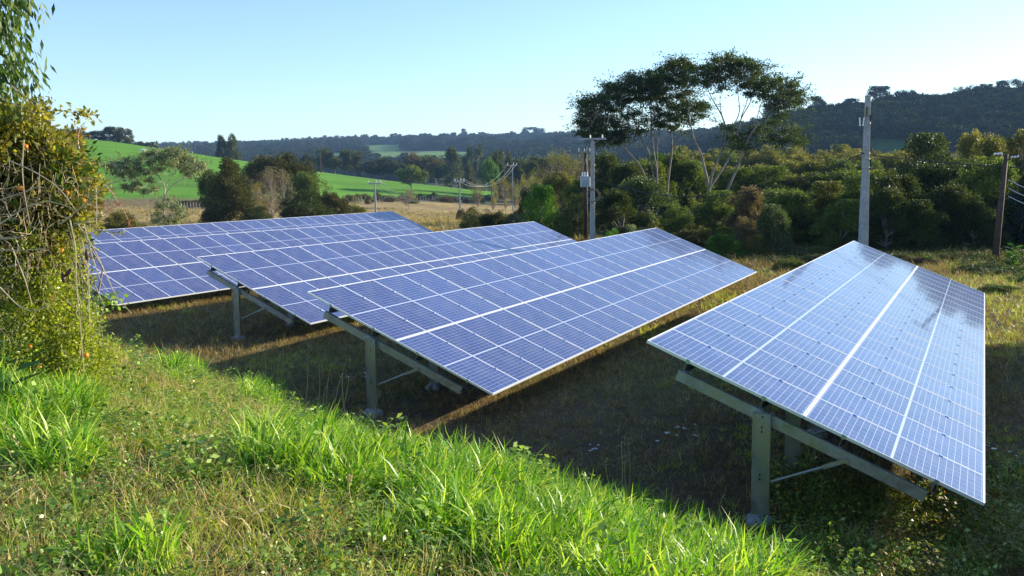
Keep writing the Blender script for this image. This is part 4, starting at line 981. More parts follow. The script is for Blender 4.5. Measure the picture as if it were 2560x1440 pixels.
# cow on the hill
def cow():
    p = at(356, 383, 330); # find the hillside
    Y = 300.
    while project(np.array([[at(356, 383, Y)[0], Y, Hs(at(356, 383, Y)[0], Y)]]))[1][0] > 383 and Y < 385: Y += 1
    x = at(356, 383, Y)[0]; z = Hs(x, Y)
    me = bpy.data.meshes.new('cow'); J = [(0, 0, 1.15), (.75, 0, 1.2), (-.75, 0, 1.2), (1.1, 0, 1.35), (1.5, 0, 1.1), (1.72, 0, .92), (.7, .22, .6), (.72, .22, .02), (.7, -.22, .6), (.66, -.22, .02), (-.72, .22, .62), (-.78, .22, .02), (-.72, -.22, .62), (-.7, -.22, .02), (-1.0, 0, 1.1), (-1.08, 0, .5)]
    E_ = [(0, 1), (0, 2), (1, 3), (3, 4), (4, 5), (1, 6), (6, 7), (1, 8), (8, 9), (2, 10), (10, 11), (2, 12), (12, 13), (2, 14), (14, 15)]
    me.from_pydata(J, E_, []); o = link(bpy.data.objects.new('cow', me)); me.materials.append(M['cow'])
    sk = o.modifiers.new('skin', 'SKIN'); R_ = [.42, .38, .36, .2, .17, .1, .12, .07, .12, .07, .15, .07, .15, .07, .06, .04]
    for v, r in zip(me.skin_vertices[0].data, R_): v.radius = (r, r)
    me.skin_vertices[0].data[0].use_root = True; o.modifiers.new('smooth', 'SUBSURF').levels = 1
    o.location = (x, Y, z); o.rotation_euler = (0, 0, .3); tag(o, 'small white cow grazing high on the green hill', 'cow')
cow()

# ------------------------------------------------------------------ grass and ground growth
def tuft(name, seed, nb, l0, l1, w, spread, curve, m, seg=3):
    g = np.random.default_rng(seed); V = []; F = []
    for i in range(nb):
        a = g.random()*6.283; r = spread*math.sqrt(g.random()); o = np.array([math.cos(a)*r, math.sin(a)*r, -.01]); L = g.uniform(l0, l1)
        b = a+g.normal()*.9; d = np.array([math.cos(b), math.sin(b), 0]); s = np.array([-d[1], d[0], 0]); cu = curve*g.uniform(.3, 1.5); tw = g.normal()*.5
        s = s*math.cos(tw)+np.array([0, 0, 1])*math.sin(tw)*.4; ww = w*g.uniform(.6, 1.3); p = o.copy(); ang = .12+g.random()*.35
        for k in range(seg+1):
            f = k/seg; wd = ww*(1-f**1.6)*.5+ww*.04; V += [p-s*wd, p+s*wd]
            p = p+(d*math.sin(ang)+np.array([0, 0, 1])*math.cos(ang))*L/seg; ang = min(ang+cu/seg*1.7, 2.4)
        n0 = i*2*(seg+1); F += [(n0+2*k, n0+2*k+1, n0+2*k+3, n0+2*k+2) for k in range(seg)]
    return raw_mesh(name, V, F, 4, [m])
def weed(name, seed, nl, R, hmax, l0, l1, m, flower=None):
    g = np.random.default_rng(seed); a = g.random(nl)*6.283; r = R*np.sqrt(g.random(nl)); z = .01+hmax*g.random(nl)**.8
    P = np.stack([np.cos(a)*r, np.sin(a)*r, z], 1); b = a+g.normal(size=nl)*.8
    Dn = unit(np.stack([np.cos(b), np.sin(b), g.uniform(-.3, .6, nl)], 1)); Nn = unit(g.normal(size=(nl, 3))*.4+np.array([0, 0, 1.])); L = g.uniform(l0, l1, nl)
    V, F = leaf_quads(P, Dn, Nn, L, L*.62); mi = np.zeros(len(F), int); ms = [m]
    if flower: k = max(1, nl//14); mi[:k] = 1; V = V.reshape(-1, 4, 3); V[:k] = P[:k, None]+ (V[:k]-P[:k, None])*.35+np.array([0, 0, hmax*.5]); V = V.reshape(-1, 3); ms.append(flower)
    return raw_mesh(name, V, F, 4, ms, mi)
def area_points(n, x0, x1, y0, y1, g):
    x = g.uniform(x0, x1, n); y = g.uniform(y0, y1, n); z = H(x, y); px, py = project(np.stack([x, y, z], -1)); return x, y, z, px, py
def blob(px, py, L):
    w = np.zeros(len(px))
    for (cx, cy, rx, ry) in L: w = np.maximum(w, patch(px, py, cx, cy, rx, ry))
    return w
def place_scatter(name, x, y, z, s, pid, protos_, label, g, sz=None, tilt=.15):
    m = len(x); rot = np.stack([g.normal(size=m)*tilt, g.normal(size=m)*tilt, g.random(m)*6.28], 1)
    sz = s if sz is None else s*sz
    scatter(name, np.stack([x, y, z], 1), rot, np.stack([s, s, sz], 1), pid, protos_, label, 'grass')
LUSH = [(50, 1020, 200, 130), (130, 1150, 110, 70), (770, 1150, 170, 70), (860, 1190, 130, 60), (660, 1000, 60, 35), (460, 930, 50, 35), (1180, 1230, 240, 70), (1400, 1290, 330, 80), (1480, 1230, 120, 40),
        (1750, 1380, 280, 90), (1330, 1390, 200, 60), (1650, 1450, 420, 70), (940, 1330, 90, 40), (300, 1420, 130, 40), (1040, 1170, 90, 40), (1080, 1330, 90, 40)]
def bank_growth():
    g = np.random.default_rng(21); x, y, z, px, py = area_points(150000, -12, 8, 2.6, 24, g); s = .731*x+.682*y
    vis = (px > -120) & (px < 2680) & (py < 1560) & (s < 8.5) & (s > -4)
    x, y, z, px, py, s = [q[vis] for q in (x, y, z, px, py, s)]
    lush = blob(px, py, LUSH)*np.clip(-.45+2.6*fbm(x, y, .6, 8), 0, 1); n = fbm(x, y, 1.1, 31); n4 = fbm(x, y, .45, 41); m = len(x); r = g.random(m)
    dens = np.clip(1.0-(y-7)/30, .45, 1)
    L = ((r < lush*.46*dens) & (lush > .12)) | (r < .016)
    P = [tuft('grass_tuft', 50+i, 24, .07, .23, .012, .09, 1.15, M['blade']) for i in range(5)]
    P += [tuft('grass_tuft', 60+i, 18, .10, .28, .014, .08, .95, M['blade']) for i in range(3)]
    sc = g.uniform(.7, 1.25, m)*np.clip(.72+.75*lush, 0, 1.45)
    place_scatter('lush_grass', x[L], y[L], z[L]+.05*lush[L], sc[L], g.integers(0, 8, L.sum()), P, 'bright green broad bladed grass growing thick on the near bank', g, tilt=.22)
    r2 = g.random(m); A = (r2 < .44*dens*(1-.5*lush)*np.clip(1.9*fbm(x, y, .8, 55)-.25, .08, 1.1)) & ~L
    P = [tuft('meadow_tuft', 70+i, 13, .06, .19, .006, .06, .9, M['blade_mix']) for i in range(4)]
    place_scatter('meadow_grass', x[A], y[A], z[A], g.uniform(.6, 1.4, A.sum()), g.integers(0, 4, A.sum()), P, 'finer mixed green and yellow grass between the lush clumps', g)
    r3 = g.random(m); B = (r3 < .34*dens*(1-.85*lush)*np.clip(n*2.6-.5, .12, 1.4)) & ~L & ~A
    P = [tuft('straw_tuft', 80+i, 12, .07, .24, .0045, .07, 1.7, M['straw'], 4) for i in range(4)]
    place_scatter('dry_grass', x[B], y[B], z[B], g.uniform(.6, 1.5, B.sum()), g.integers(0, 4, B.sum()), P, 'tangled dry straw coloured grass on the bank', g, tilt=.5)
    r4 = g.random(m); C = (r4 < .38*dens*(1-.6*lush)*np.clip(n4*3-.9, .05, 1.2)) & ~L & ~B
    P = [weed('low_weed', 90+i, 34, .09, .09+.02*i, .012, .032, M['weedleaf'], M['petal_o'] if i == 2 else None) for i in range(4)]
    P.append(weed('low_weed', 99, 14, .10, .12, .03, .06, M['weedleaf']))
    pid = g.choice(5, C.sum(), p=[.28, .28, .1, .2, .14])
    r5 = g.random(m); T_ = (r5 < np.where(s > 5.2, .035, .014)*dens*np.clip(n4*3-.8, 0, 1.5)) | ((r5 < .014) & (px < 950) & (py > 1230)); Pt = []
    for i in range(4):
        h = .14+.07*i; q = weed('tall_weed', 160+i, 34, .05, h, .03, .065, M['weedleaf' if i != 2 else 'bright']); Pt.append(q)
    place_scatter('tall_weeds', x[T_], y[T_], z[T_], g.uniform(.6, 1.25, T_.sum()), g.integers(0, 4, T_.sum()), Pt, 'taller broad leaved weeds standing out of the bank grass', g)
    r6 = g.random(m); S_ = r6 < np.where(s > 5.6, .07, .014)*dens*(1-lush); Ps = [tuft('dead_stem', 170+i, 5, .14, .42, .004, .08, .5, M['straw'], 5) for i in range(4)]
    place_scatter('dead_stems', x[S_], y[S_], z[S_], g.uniform(.6, 1.3, S_.sum()), g.integers(0, 4, S_.sum()), Ps, 'thin dead stems sticking up from the bank grass', g, tilt=.3)
    place_scatter('low_weeds', x[C], y[C], z[C], g.uniform(.6, 1.35, C.sum()), pid, P, 'low broad leaved weeds with tiny orange flowers covering the bank', g)
bank_growth()
def field_growth():
    g = np.random.default_rng(22); x, y, z, px, py = area_points(150000, -24, 30, 7, 60, g); s = .731*x+.682*y
    vis = (px > -60) & (px < 2640) & (py < 1500) & (s > 7.3)
    keep = g.random(len(x)) < np.clip(20/y, .25, 1)*np.clip(.5+1.0*fbm(x, y, 1.6, 77), .35, 1)
    for t_ in TABLES:
        P_, U_, V_ = (np.array(q) for q in TABLES[t_][:3])
        for i_ in range(3):
            c_ = P_+U_*(i_*2.045-.06)+V_*1.58; vis &= (x-c_[0])**2+(y-c_[1]+.1)**2 > .05
    vis &= keep; x, y, z, px, py = [q[vis] for q in (x, y, z, px, py)]; m = len(x)
    n = fbm(x, y, 3.5, 12)+.36*sstep(0, 1, (px-2300)/250)*(py < 900); green = n > .57
    P = [tuft('field_tuft', 110+i, 15, .08, .28, .008, .10, 1.5, M['fieldblade']) for i in range(4)]+[tuft('field_tuft', 120+i, 13, .09, .24, .009, .07, .8, M['blade_mix']) for i in range(3)]+[tuft('field_tuft', 128, 9, .12, .40, .005, .12, 1.2, M['straw'], 4)]
    pid = np.where(green & (g.random(m) < .55), 4+g.integers(0, 3, m), g.integers(0, 4, m)); pid = np.where(g.random(m) < .15, 7, pid); sc = g.uniform(.6, 1.35, m)*np.clip(.8+(y-14)/40, .8, 1.9)
    place_scatter('field_grass', x, y, z, sc, pid, P, 'short trampled grass between and under the solar panel rows', g, tilt=.3, sz=.85)
    x, y, z, px, py = area_points(60000, -110, 60, 52, 235, g); u = x/y; k = (y < foot(u)-2) & (g.random(len(x)) < np.clip(70/y, .25, 1)) & ((u < .02) | (y < 66)); x, y, z = x[k], y[k], z[k]; m = len(x)
    P = [tuft('meadow_tussock', 130+i, 16, .20, .55, .035, .25, 1.1, M['straw'] if i < 3 else M['fieldblade']) for i in range(5)]
    place_scatter('meadow_tussocks', x, y, z, g.uniform(.6, 1.3, m), g.integers(0, 5, m), P, 'straw coloured tussocks of the dry meadow beyond the panels', g)
    # rank growth at the lower edge of the nearest row
    x, y, z, px, py = area_points(5200, 1.5, 9, 6.2, 13, g); k = (px > 1900) & (px < 2640) & (py > 1180) & (py < 1500) & (fbm(x, y, .8, 66) > .42); x, y, z = x[k], y[k], z[k]; m = len(x)
    P = [weed('shade_weed', 180+i, 30, .10, .10+.07*i, .03, .06, M[('mid', 'weedleaf', 'olive')[i]], M['petal_o'] if i == 1 else None) for i in range(3)]+[tuft('shade_weed', 185, 14, .15, .34, .01, .08, 1.0, M['blade_mix'])]
    place_scatter('shade_weeds', x, y, z, g.uniform(.6, 1.3, m), g.integers(0, 4, m), P, 'half shaded weeds under the lower edge of the nearest solar panel row', g)
    # weedy strip behind the nearest row, shadow of the wood put into dark leaves
    x, y, z, px, py = area_points(9000, 2, 34, 33, 52, g); n = fbm(x, y, 3, 44); k = (px > 1880) & (px < 2640) & (y > 40-6*(px > 2400)+4*n) ; x, y, z = x[k], y[k], z[k]; m = len(x)
    P = [weed('rank_weed', 140+i, 60, .30, .30, .04, .09, M[('dark', 'dark', 'mid')[i]], M['petal_r'] if i == 2 else None) for i in range(3)]
    place_scatter('rank_weeds', x, y, z, g.uniform(.5, 1.2, m), g.choice(3, m, p=[.6, .37, .03]), P, 'rank leafy weeds between the nearest panel row and the dark wood', g)
field_growth()

# puddles in the shaded grass
water = mat('puddle_water', lambda t, o: (lambda p: p.outputs[0])(N(t, 'ShaderNodeBsdfPrincipled', **{'Base Color': (.02, .02, .018, 1), 'Roughness': .04})))
for (px, py, r) in ((1712, 1055, .34), (1662, 1090, .26), (1470, 1128, .2), (905, 940, .3), (490, 886, .3), (430, 862, .34), (700, 905, .16), (2495, 1118, .28), (2478, 1262, .22), (1560, 1075, .2)):
    d = ray(px, py); p = d*(-4.0/d[2]); b = MB(); m = 18; a = np.linspace(0, 2*math.pi, m, endpoint=False)
    for q in range(9):
        cx, cy = p[0]+rnd.gauss(0, r*.55), p[1]+rnd.gauss(0, r*1.1); r_ = r*rnd.uniform(.05, .17); ph = rnd.random()*6; rr = r_*(1+.25*np.sin(a*2+ph)+.15*np.sin(a*3+2*ph))
        X_, Y_ = cx+np.cos(a)*rr*.9, cy+np.sin(a)*rr*1.4; z = float(np.max(H(X_, Y_)))+.004+q*.0006; b.add(np.stack([X_, Y_, np.full(m, z)], 1), [tuple(range(m))])
    o = b.build('puddle', water); tag(o, kind='structure')

# ------------------------------------------------------------------ single plants on the bank
def ground_at(px, py):
    d = ray(px, py); t = 3.0
    while t < 200:
        p = d*t
        if p[2]+CAMZ <= Hs(p[0], p[1]): break
        t += .02
    p = d*t; return np.array([p[0], p[1], Hs(p[0], p[1])])
def stem_plant(px, py, top, nst, nlv, ll, lw, m, label, seed, Y=None, name='leafy_weed', spread=.5, sm='weedleaf', buds=None, cat='plant', droop=.1, group=None):
    g = np.random.default_rng(seed)
    base = ground_at(px, py) if Y is None else np.array([at(px, py, Y)[0], Y, Hs(at(px, py, Y)[0], Y)])
    h = at(top[0], top[1], base[1])[2]-base[2]; dx = at(top[0], top[1], base[1])[0]-base[0]
    T = empty(name, base, label, cat, group); sb = MB(); P = []; Dn = []; B_ = []
    for i in range(nst):
        hh = h*(1 if i == 0 else g.uniform(.5, .95)); a = g.random()*6.283; rr = spread*hh*g.uniform(.1, .5)*(0 if i == 0 else 1)
        tip = np.array([dx*hh/h+math.cos(a)*rr, math.sin(a)*rr, hh]); t = np.linspace(0, 1, 6)[:, None]; path = tip*t; path[:, :2] *= t**.6
        sb.tube(path, np.linspace(.005, .002, 6)*max(1, h*1.2), 5, False)
        for k in range(nlv):
            f = .2+.8*(k+.5)/nlv; c = np.array([np.interp(f, t[:, 0], path[:, j]) for j in range(3)]); b = k*2.4+g.normal()*.3
            P.append(c); Dn.append([math.cos(b), math.sin(b), .5-droop*2-.3*f+.2]); B_.append(tip)
    P = np.array(P); Dn = unit(np.array(Dn)); n = len(P); L = ll*g.uniform(.6, 1.2, n)
    V, F = leaf_quads(P, Dn, unit(g.normal(size=(n, 3))*.3+np.array([0, 0, 1.])), L, L*lw)
    sb.build('stem', M[sm], T); link(bpy.data.objects.new('leaves', raw_mesh('leaves', V, F, 4, [M[m]])), T)
    if buds:
        q = np.repeat(np.array(B_[::nlv]), 6, 0)+g.normal(size=(6*nst, 3))*.012; V, F = leaf_quads(q, rdir(len(q), g), rdir(len(q), g), np.full(len(q), .02), np.full(len(q), .018)); link(bpy.data.objects.new('buds', raw_mesh('buds', V, F, 4, [M[buds]])), T)
stem_plant(1618, 1300, (1612, 1188), 3, 13, .085, .36, 'bright', 'upright bright green leafy weed on the bank edge before the dark grass', 1)
stem_plant(1470, 1290, (1462, 1205), 3, 9, .075, .36, 'bright', 'smaller leafy weed left of the upright one on the bank edge', 2)
stem_plant(1175, 1190, (1168, 1120), 5, 8, .03, .6, 'weedleaf', 'small branching weed on the bank edge near the shadow tip', 3, buds='petal_o')
stem_plant(2080, 1430, (2075, 1310), 4, 7, .06, .4, 'mid', 'weed with yellow green buds at the bottom right of the bank', 4, buds='blade')
stem_plant(2160, 1440, (2150, 1370), 4, 7, .05, .4, 'mid', 'lower budded weed right of the taller one at bottom right', 5, buds='blade')
stem_plant(2490, 1438, (2492, 1395), 4, 6, .05, .4, 'mid', 'budded weed in the bottom right corner of the grass', 6, buds='blade')
stem_plant(6, 950, (10, 838), 4, 5, .26, .42, 'bigleaf', 'large leaved plant at the left edge beside the shrub tangle', 7, Y=7.2)
stem_plant(2532, 690, (2535, 612), 7, 12, .42, .34, 'bright', 'bright green large leaved plant in front of the right wooden pole', 8, Y=38, cat='plant')
stem_plant(2318, 690, (2310, 636), 2, 16, .22, .4, 'bright', 'slender green sapling against the dark wood', 9, Y=41)
for i, (px, py, w, Y) in enumerate(((2452, 662, 120, 42), (2520, 690, 130, 37), (2400, 668, 80, 44), (2500, 735, 110, 31), (2560, 700, 100, 34))):
    tree_px(px, py, w, Y, 'bush', ('mid', 'bright', 'brown', 'mid', 'bright')[i], ('low green shrub left of the large leaved plant', 'bright low shrub under the large leaved plant', 'grey brown low shrub beyond the nearest panels',
        'green shrub nearest the top right corner of the nearest panels', 'bright shrub cut by the right edge below the wooden pole')[i], 'bush', 'bush', lod='hi')
# seed stalks
def stalk(px, py, top, m, head, label, seed, r=.0022, Y=None, group=None, curl=True):
    g = np.random.default_rng(seed); base = ground_at(px, py) if Y is None else np.array([at(px, py, Y)[0], Y, Hs(at(px, py, Y)[0], Y)])
    tp = at(top[0], top[1], base[1])-base; T = empty('seed_stalk', base, label, 'grass stalk', group); b = MB(); t = np.linspace(0, 1, 9)[:, None]
    path = tp*t; bend = (g.random()-.5)*.12*tp[2]; path[:, 0] += (np.sin(t[:, 0]*math.pi)*bend); b.tube(path, np.linspace(r*1.4, r*.7, 9), 4, False); b.build('stem', M[m], T)
    n = int(head*26)+14; L = tp[2]*.16*head; f = g.random(n)
    if curl:
        a = f*4.2; P = tp+np.stack([np.sin(a)*L*.45, g.normal(size=n)*.004, (1-np.cos(a))*L*.25*g.choice([-1, 1], n)], 1)
    else: P = tp-unit((tp)[None])*(f*L*2.2)[:, None]+g.normal(size=(n, 3))*.005
    V, F = leaf_quads(P, unit(rdir(n, g)+np.array([0, 0, .6])), rdir(n, g), g.uniform(.012, .030, n), g.uniform(.005, .011, n)); link(bpy.data.objects.new('seed_head', raw_mesh('seed_head', V, F, 4, [M['seedhead']])), T)
stalk(212, 1438, (152, 1036), 'blade', 2.2, 'tall pale green grass stalk with a long seed head at the left foreground', 1, .0055, curl=False)
stalk(205, 1330, (8, 1060), 'blade', .7, 'thin green stalk leaning left in the left foreground', 2, .003, curl=False)
stalk(890, 1290, (872, 1200), 'straw', 1.0, 'short stalk with a spreading seed head in front of the lush clump', 3)
G3 = 'dry seed stalks along the foot of the bank'
for i, (px, py, tx, ty) in enumerate([(620, 985, 628, 912), (640, 990, 646, 935), (600, 975, 590, 915), (660, 1000, 662, 930), (690, 1010, 700, 890), (705, 1010, 712, 905), (665, 985, 663, 880), (760, 1030, 770, 910), (790, 1035, 798, 915), (820, 1045, 830, 905),
      (832, 1045, 866, 900), (845, 1050, 872, 945), (870, 1060, 856, 935), (780, 1030, 718, 938), (812, 1040, 814, 965), (560, 960, 566, 905), (740, 1020, 715, 972), (920, 1068, 935, 990), (930, 1070, 945, 985), (540, 950, 538, 890)]):
    stalk(px, py, (tx, ty), 'straw', 1.0, 'dry brown grass stalk with a curled seed head at the foot of the bank', 20+i, .005, group=G3)
G4 = 'tall dry stalks on the bank edge before the nearest panels'
for i, (px, py, tx, ty) in enumerate([(1545, 1290, 1553, 1105), (1560, 1290, 1569, 1098), (1530, 1290, 1512, 1155), (1585, 1290, 1562, 1150), (1700, 1310, 1722, 1243), (1770, 1340, 1805, 1242)]):
    stalk(px, py, (tx, ty), 'straw', .8, 'tall thin dry stalk rising from the bank edge before the nearest panels', 50+i, .0035, group=G4)
for i, (px, py) in enumerate(((240, 972), (577, 985))):
    p = ground_at(px, py); g = np.random.default_rng(i); V, Fq = leaf_quads(np.repeat([[0, 0, .12]], 7, 0), rdir(7, g), np.repeat([[0, 0, 1.]], 7, 0), np.full(7, .02), np.full(7, .016))
    o = link(bpy.data.objects.new('pink_flower', raw_mesh('pink_flower', V, Fq, 4, [M['petal_p']]))); o.location = p; tag(o, ('tiny pink flower in the grass below the shrub tangle', 'tiny pink flower at the foot of the bank near the dry stalks')[i], 'flower')

# ------------------------------------------------------------------ shrub tangle at the left
BY = np.array([250, 300, 330, 380, 420, 500, 560, 620, 700, 760, 800, 850, 900, 940.]); BX = np.array([60, 95, 130, 205, 240, 235, 205, 190, 222, 210, 240, 280, 300, 285.])
def hedge_point(px, py, g, front=0.):
    R_ = np.interp(py, BY, BX)+8*np.sin(py*.11)+6*np.sin(py*.23); f = np.clip((px+160)/(R_+160), 0, 1); Y = 10.4-1.2*np.sqrt(np.clip(1-f**2.2, 0, 1))-front+g.normal()*.12; return at(px, py, Y)
def hedge(name, ncl, reg, nl, ll, lw, cr, m, label, seed, droop=.0, stems=40, cat='shrub'):
    g = np.random.default_rng(seed); C = []
    while len(C) < ncl:
        py = g.uniform(reg[1], reg[3]); R_ = np.interp(py, BY, BX)*(.93+.12*math.sin(py*.07+seed)); px = g.uniform(-150, 1)+ (R_)*1.0 if g.random() < .35 else g.uniform(-170, R_)
        if not reg[0] <= px <= min(reg[2], R_+6): continue
        C.append(hedge_point(px, py, g))
    C = np.array(C); bx = C[:, 0].mean(); by = 10.3; base = np.array([bx, by, Hs(bx, by)]); T = empty(name, base, label, cat)
    m_ = ncl*nl; k = np.repeat(np.arange(ncl), nl); rr = cr*(.6+.8*g.random(ncl)); q = rdir(m_, g)*(g.random((m_, 1))**.45)*rr[k][:, None]; P = C[k]+q
    zg = H(P[:, 0], P[:, 1]); P[:, 2] = np.maximum(P[:, 2], zg+.03)
    Dn = unit(unit(q)*.8+g.normal(size=(m_, 3))*.55+np.array([.15, -.2, .1-droop])); L = ll*g.uniform(.55, 1.3, m_)
    V, F = leaf_quads(P-base, Dn, unit(g.normal(size=(m_, 3))*.6+np.array([.3, -.2, .8])), L, L*lw)
    link(bpy.data.objects.new('leaves', raw_mesh('leaves', V, F, 4, [M[m]])), T)
    b = MB(); root = np.array([0, .2, -.1])
    for c in C[:stems]:
        e = c-base; mid = root*.5+e*.5+g.normal(size=3)*.12; mid[2] = e[2]*.55; b.tube([root+g.normal(size=3)*.1*np.array([1, 1, 0]), root*.4+mid*.6, mid, e], [.018, .014, .010, .004], 5, False)
    b.build('branch', M['bark_grey'], T); return T, base
TC, BC = hedge('citrus_tree', 300, (-160, 290, 262, 620), 80, .078, .42, .17, 'citrus', 'citrus shrub with small orange fruits above the dry vine tangle', 1)
hedge('dark_shrub', 60, (-160, 430, 190, 660), 40, .05, .4, .2, 'brown', 'brown half dead twiggy shrub behind the dry vines', 2, stems=90)
hedge('glossy_shrub', 90, (-160, 380, 250, 640), 55, .095, .45, .18, 'droop', 'darker green glossy leaves mixed into the citrus shrub above the vines', 8, stems=30)
hedge('small_leaved_shrub', 330, (-160, 600, 285, 935), 110, .045, .40, .16, 'small_leaf', 'yellow green small leaved shrub at the foot of the tangle on the left', 3)
for i, (px, py) in enumerate([(105, 256), (230, 408), (198, 488), (188, 498), (208, 501), (166, 482), (101, 355), (63, 366), (152, 625), (168, 622), (215, 888), (97, 918), (75, 867), (145, 760), (127, 745), (160, 690), (52, 470)]):
    g = np.random.default_rng(i); p = hedge_point(px, py, g, .22)-BC; me = bpy.data.meshes.new('orange_fruit'); import bmesh
    bm = bmesh.new(); bmesh.ops.create_uvsphere(bm, u_segments=12, v_segments=8, radius=.028 if i % 3 else .022); bm.to_mesh(me); bm.free(); me.materials.append(M['orange']); me.polygons.foreach_set('use_smooth', [True]*len(me.polygons))
    o = link(bpy.data.objects.new('orange_fruit', me), TC); o.location = p; o.scale = (1, 1, .92)
# drooping branches at the top left
def droop_tree():
    g = np.random.default_rng(4); base = np.array([at(-190, 600, 9.6)[0], 9.6, 0]); base[2] = Hs(base[0], 9.6); T = empty('drooping_tree', base, 'tree with long drooping leaves reaching in at the top left corner', 'tree'); b = MB(); P = []; Dn = []
    b.tube([(0, 0, -.1), (.05, .05, 1.6), (.0, .1, 3.0), (.1, .1, 4.6), (.15, .1, 6.2)], [.07, .06, .05, .035, .02], 8, False)
    for (path) in [[(-150, 60), (-60, 20), (10, 12), (48, 20)], [(-150, 140), (-60, 90), (10, 80), (42, 95)], [(-150, 210), (-60, 170), (30, 158), (72, 170)], [(-150, 260), (-60, 220), (10, 205), (50, 215)], [(-150, 0), (-60, -40), (10, -30), (45, 0)],
                   [(-150, 300), (-60, 250), (0, 245), (40, 262)], [(-150, 180), (-80, 130), (-20, 120), (20, 130)], [(-150, 100), (-80, 60), (-30, 45), (5, 50)], [(-150, 330), (-60, 300), (0, 290), (30, 310)], [(-150, 350), (-70, 330), (-10, 330), (20, 345)]]:
        Y = 9.6+g.normal()*.25; A = np.array([at(*p, Y+j*.05) for j, p in enumerate(path)])-base; t = np.linspace(0, 3, 16); Q = np.stack([np.interp(t, range(4), A[:, k]) for k in range(3)], 1)
        for _ in range(2): Q[1:-1] = .25*Q[:-2]+.5*Q[1:-1]+.25*Q[2:]
        b.tube(Q, np.linspace(.018, .004, 16), 5, False)
        for _ in range(230):
            k = g.integers(3, 16); P.append(Q[k]+g.normal(size=3)*np.array([.10, .14, .08])); Dn.append([g.normal()*.35+.15, g.normal()*.35, -1.0])
    P = np.array(P); n = len(P); L = g.uniform(.08, .15, n); V, F = leaf_quads(P, unit(np.array(Dn)), unit(g.normal(size=(n, 3))*.7+np.array([.6, -.6, .2])), L, L*.26)
    b.build('branch', M['bark_grey'], T, True); link(bpy.data.objects.new('leaves', raw_mesh('leaves', V, F, 4, [M['droop']])), T)
droop_tree()
def sprig(name, path, Y, n, ll, lw, m, label, seed, sp=.03, r=.007, sm='vine', dz=0, cat='branch', group=None):
    g = np.random.default_rng(seed); A = np.array([at(*p, Y+dz*j) for j, p in enumerate(path)]); k = len(path); t = np.linspace(0, k-1, (k-1)*6+1); Q = np.stack([np.interp(t, range(k), A[:, j]) for j in range(3)], 1)
    for _ in range(3): Q[1:-1] = .25*Q[:-2]+.5*Q[1:-1]+.25*Q[2:]
    base = Q[0].copy(); T = empty(name, base, label, cat, group); b = MB(); b.tube(Q-base, np.linspace(r, r*.4, len(Q)), 5, False); b.build('stem', M[sm], T)
    i = g.integers(1, len(Q), n); P = Q[i]-base+g.normal(size=(n, 3))*sp; L = ll*g.uniform(.5, 1.2, n); V, F = leaf_quads(P, rdir(n, g), rdir(n, g), L, L*lw); link(bpy.data.objects.new('leaves', raw_mesh('leaves', V, F, 4, [M[m]])), T)
sprig('leafy_branch', [(-40, 225), (40, 262), (90, 285), (140, 275), (190, 282), (236, 288)], 9.3, 170, .07, .5, 'citrus', 'long leafy branch reaching right across the sky from the tangle', 1, .04)
sprig('leafy_branch', [(30, 215), (75, 250), (110, 262), (125, 245)], 9.3, 50, .05, .5, 'citrus', 'short leafy branch with an orange just above the long one', 2, .04)
sprig('red_flower_spray', [(198, 372), (194, 350), (196, 335), (200, 318)], 9.2, 130, .022, .6, 'redleaf', 'dusky red flower spray standing above the shrub tangle', 3, .035, cat='flower')
sprig('red_creeper', [(262, 462), (280, 480), (295, 505), (312, 530), (325, 562)], 9.0, 110, .02, .7, 'redleaf', 'red leaved creeper hanging in front of the dry meadow', 4, .02, cat='creeper')
sprig('red_creeper', [(225, 515), (255, 512), (285, 525)], 9.4, 50, .03, .7, 'redleaf', 'small red leaved creeper low at the edge of the tangle', 5, .03, cat='creeper')
sprig('creeper', [(235, 575), (262, 578), (290, 582), (305, 581)], 9.1, 40, .035, .5, 'citrus', 'thin creeper with green leaves crossing the far left panels', 6, .02, cat='creeper')
sprig('creeper', [(200, 745), (250, 752), (280, 742), (300, 750)], 9.0, 70, .06, .7, 'weedleaf', 'leafy creeper tip beside the lower corner of the left panels', 7, .05, cat='creeper')
for i in range(16):
    g_ = np.random.default_rng(700+i); py = 300+i*38+g_.uniform(-10, 10); x0 = np.interp(py, BY, BX)-30; L_ = g_.uniform(35, 75); dy = g_.uniform(-30, 25)
    sprig('twig', [(x0, py), (x0+L_*.4, py+dy*.3-6), (x0+L_*.75, py+dy*.7-3), (x0+L_, py+dy)], 9.3, 16, .05, .42, ('citrus', 'small_leaf', 'droop')[i % 3], 'short leafy twig poking out of the right side of the shrub tangle', 800+i, .03, .004, cat='twig', group='twigs along the right side of the tangle')
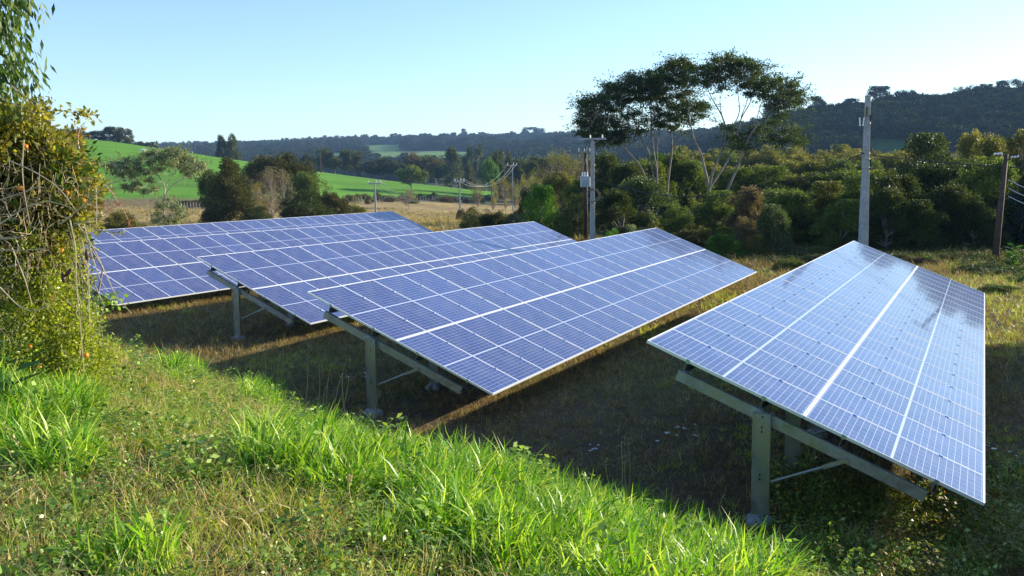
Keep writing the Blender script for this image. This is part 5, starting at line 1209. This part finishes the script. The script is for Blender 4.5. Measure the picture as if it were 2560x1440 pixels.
# dry vines
def vines():
    g = np.random.default_rng(9); base = np.array([at(60, 600, 9.2)[0], 9.2, 0]); base[2] = Hs(base[0], 9.2); T = empty('dry_vine_tangle', base, 'tangle of pale dry vines hanging over the left shrubs', 'vines'); b = MB()
    for i in range(300):
        py = g.uniform(400, 690) if g.random() < .75 else g.uniform(340, 900); R_ = np.interp(py, BY, BX); px = g.uniform(-60, R_); Lx = g.uniform(25, 120); an = g.normal()*.6 if g.random() < .55 else g.normal()*.35+1.5
        k = 6; t = np.linspace(0, 1, k); cu = g.normal()*.35*Lx; X_ = px-Lx/2*np.cos(an)+Lx*np.cos(an)*t; Y_ = py-Lx/2*np.sin(an)+Lx*np.sin(an)*t+np.sin(t*math.pi)*cu*.6+g.normal(size=k)*2.5
        fr = g.uniform(.12, .5); Q = np.array([hedge_point(a, c, g, fr) for a, c in zip(X_, Y_)]); Q[:, 1] = Q[:, 1].mean()+(Q[:, 1]-Q[:, 1].mean())*.4
        tt = np.linspace(0, k-1, 13); Q = np.stack([np.interp(tt, range(k), Q[:, j]) for j in range(3)], 1)
        for _ in range(2): Q[1:-1] = .25*Q[:-2]+.5*Q[1:-1]+.25*Q[2:]
        b.tube(Q-base, g.uniform(.0014, .0034), 4, False)
    b.build('thin_vines', M['vine'], T)['kind'] = 'stuff'
    for path in ([(150, 560), (215, 510), (250, 475), (290, 452), (345, 447)], [(0, 718), (45, 765), (85, 780), (120, 765), (140, 742)], [(0, 595), (40, 597), (72, 586)], [(0, 625), (60, 626), (110, 622)], [(185, 560), (215, 555), (250, 540), (283, 518)],
                 [(175, 550), (190, 620), (190, 700), (200, 800), (210, 930)], [(195, 560), (235, 620), (262, 680), (290, 740), (330, 785)], [(205, 600), (222, 680), (222, 760), (225, 820)], [(0, 500), (60, 480), (100, 465), (110, 470)], [(60, 350), (55, 420), (60, 480), (75, 560)],
                 [(210, 560), (230, 640), (250, 700), (270, 730)], [(30, 620), (60, 690), (80, 760)], [(240, 470), (242, 520), (241, 560)], [(20, 400), (90, 430), (150, 470), (200, 540)], [(0, 560), (60, 520), (120, 500), (180, 520)]):
        A = np.array([at(*p, 8.75) for p in path]); k = len(path); t = np.linspace(0, k-1, (k-1)*6+1); Q = np.stack([np.interp(t, range(k), A[:, j]) for j in range(3)], 1)
        for _ in range(4): Q[1:-1] = .25*Q[:-2]+.5*Q[1:-1]+.25*Q[2:]
        b = MB(); b.tube(Q-base, np.linspace(.0065, .0035, len(Q)), 5, False); b.build('vine', M['vine'], T)
    for (px, py, a) in ((217, 638, 0), (158, 695, .2), (170, 682, -.7)):
        b = MB(); p = at(px, py, 8.7)-base; d = np.array([math.sin(a), 0, -math.cos(a)]); b.tube([p-d*.05, p-d*.03, p, p+d*.035, p+d*.05], [.006, .018, .021, .015, .004], 8); b.build('seed_pod', M['pod'], T, True)
vines()

# ------------------------------------------------------------------ air
hz = MB(); hz.box((-3200, -60, -60), (3200, 3760, 150)); ho = hz.build('haze', None); tag(ho, kind='stuff')
hm = bpy.data.materials.new('haze_air'); hm.use_nodes = True; t = hm.node_tree; t.nodes.clear(); out = t.nodes.new('ShaderNodeOutputMaterial')
pv = t.nodes.new('ShaderNodeVolumePrincipled'); pv.inputs['Color'].default_value = (.36, .60, 1, 1); pv.inputs['Density'].default_value = .00013; pv.inputs['Anisotropy'].default_value = .0
t.links.new(pv.outputs[0], out.inputs['Volume']); ho.data.materials.append(hm)
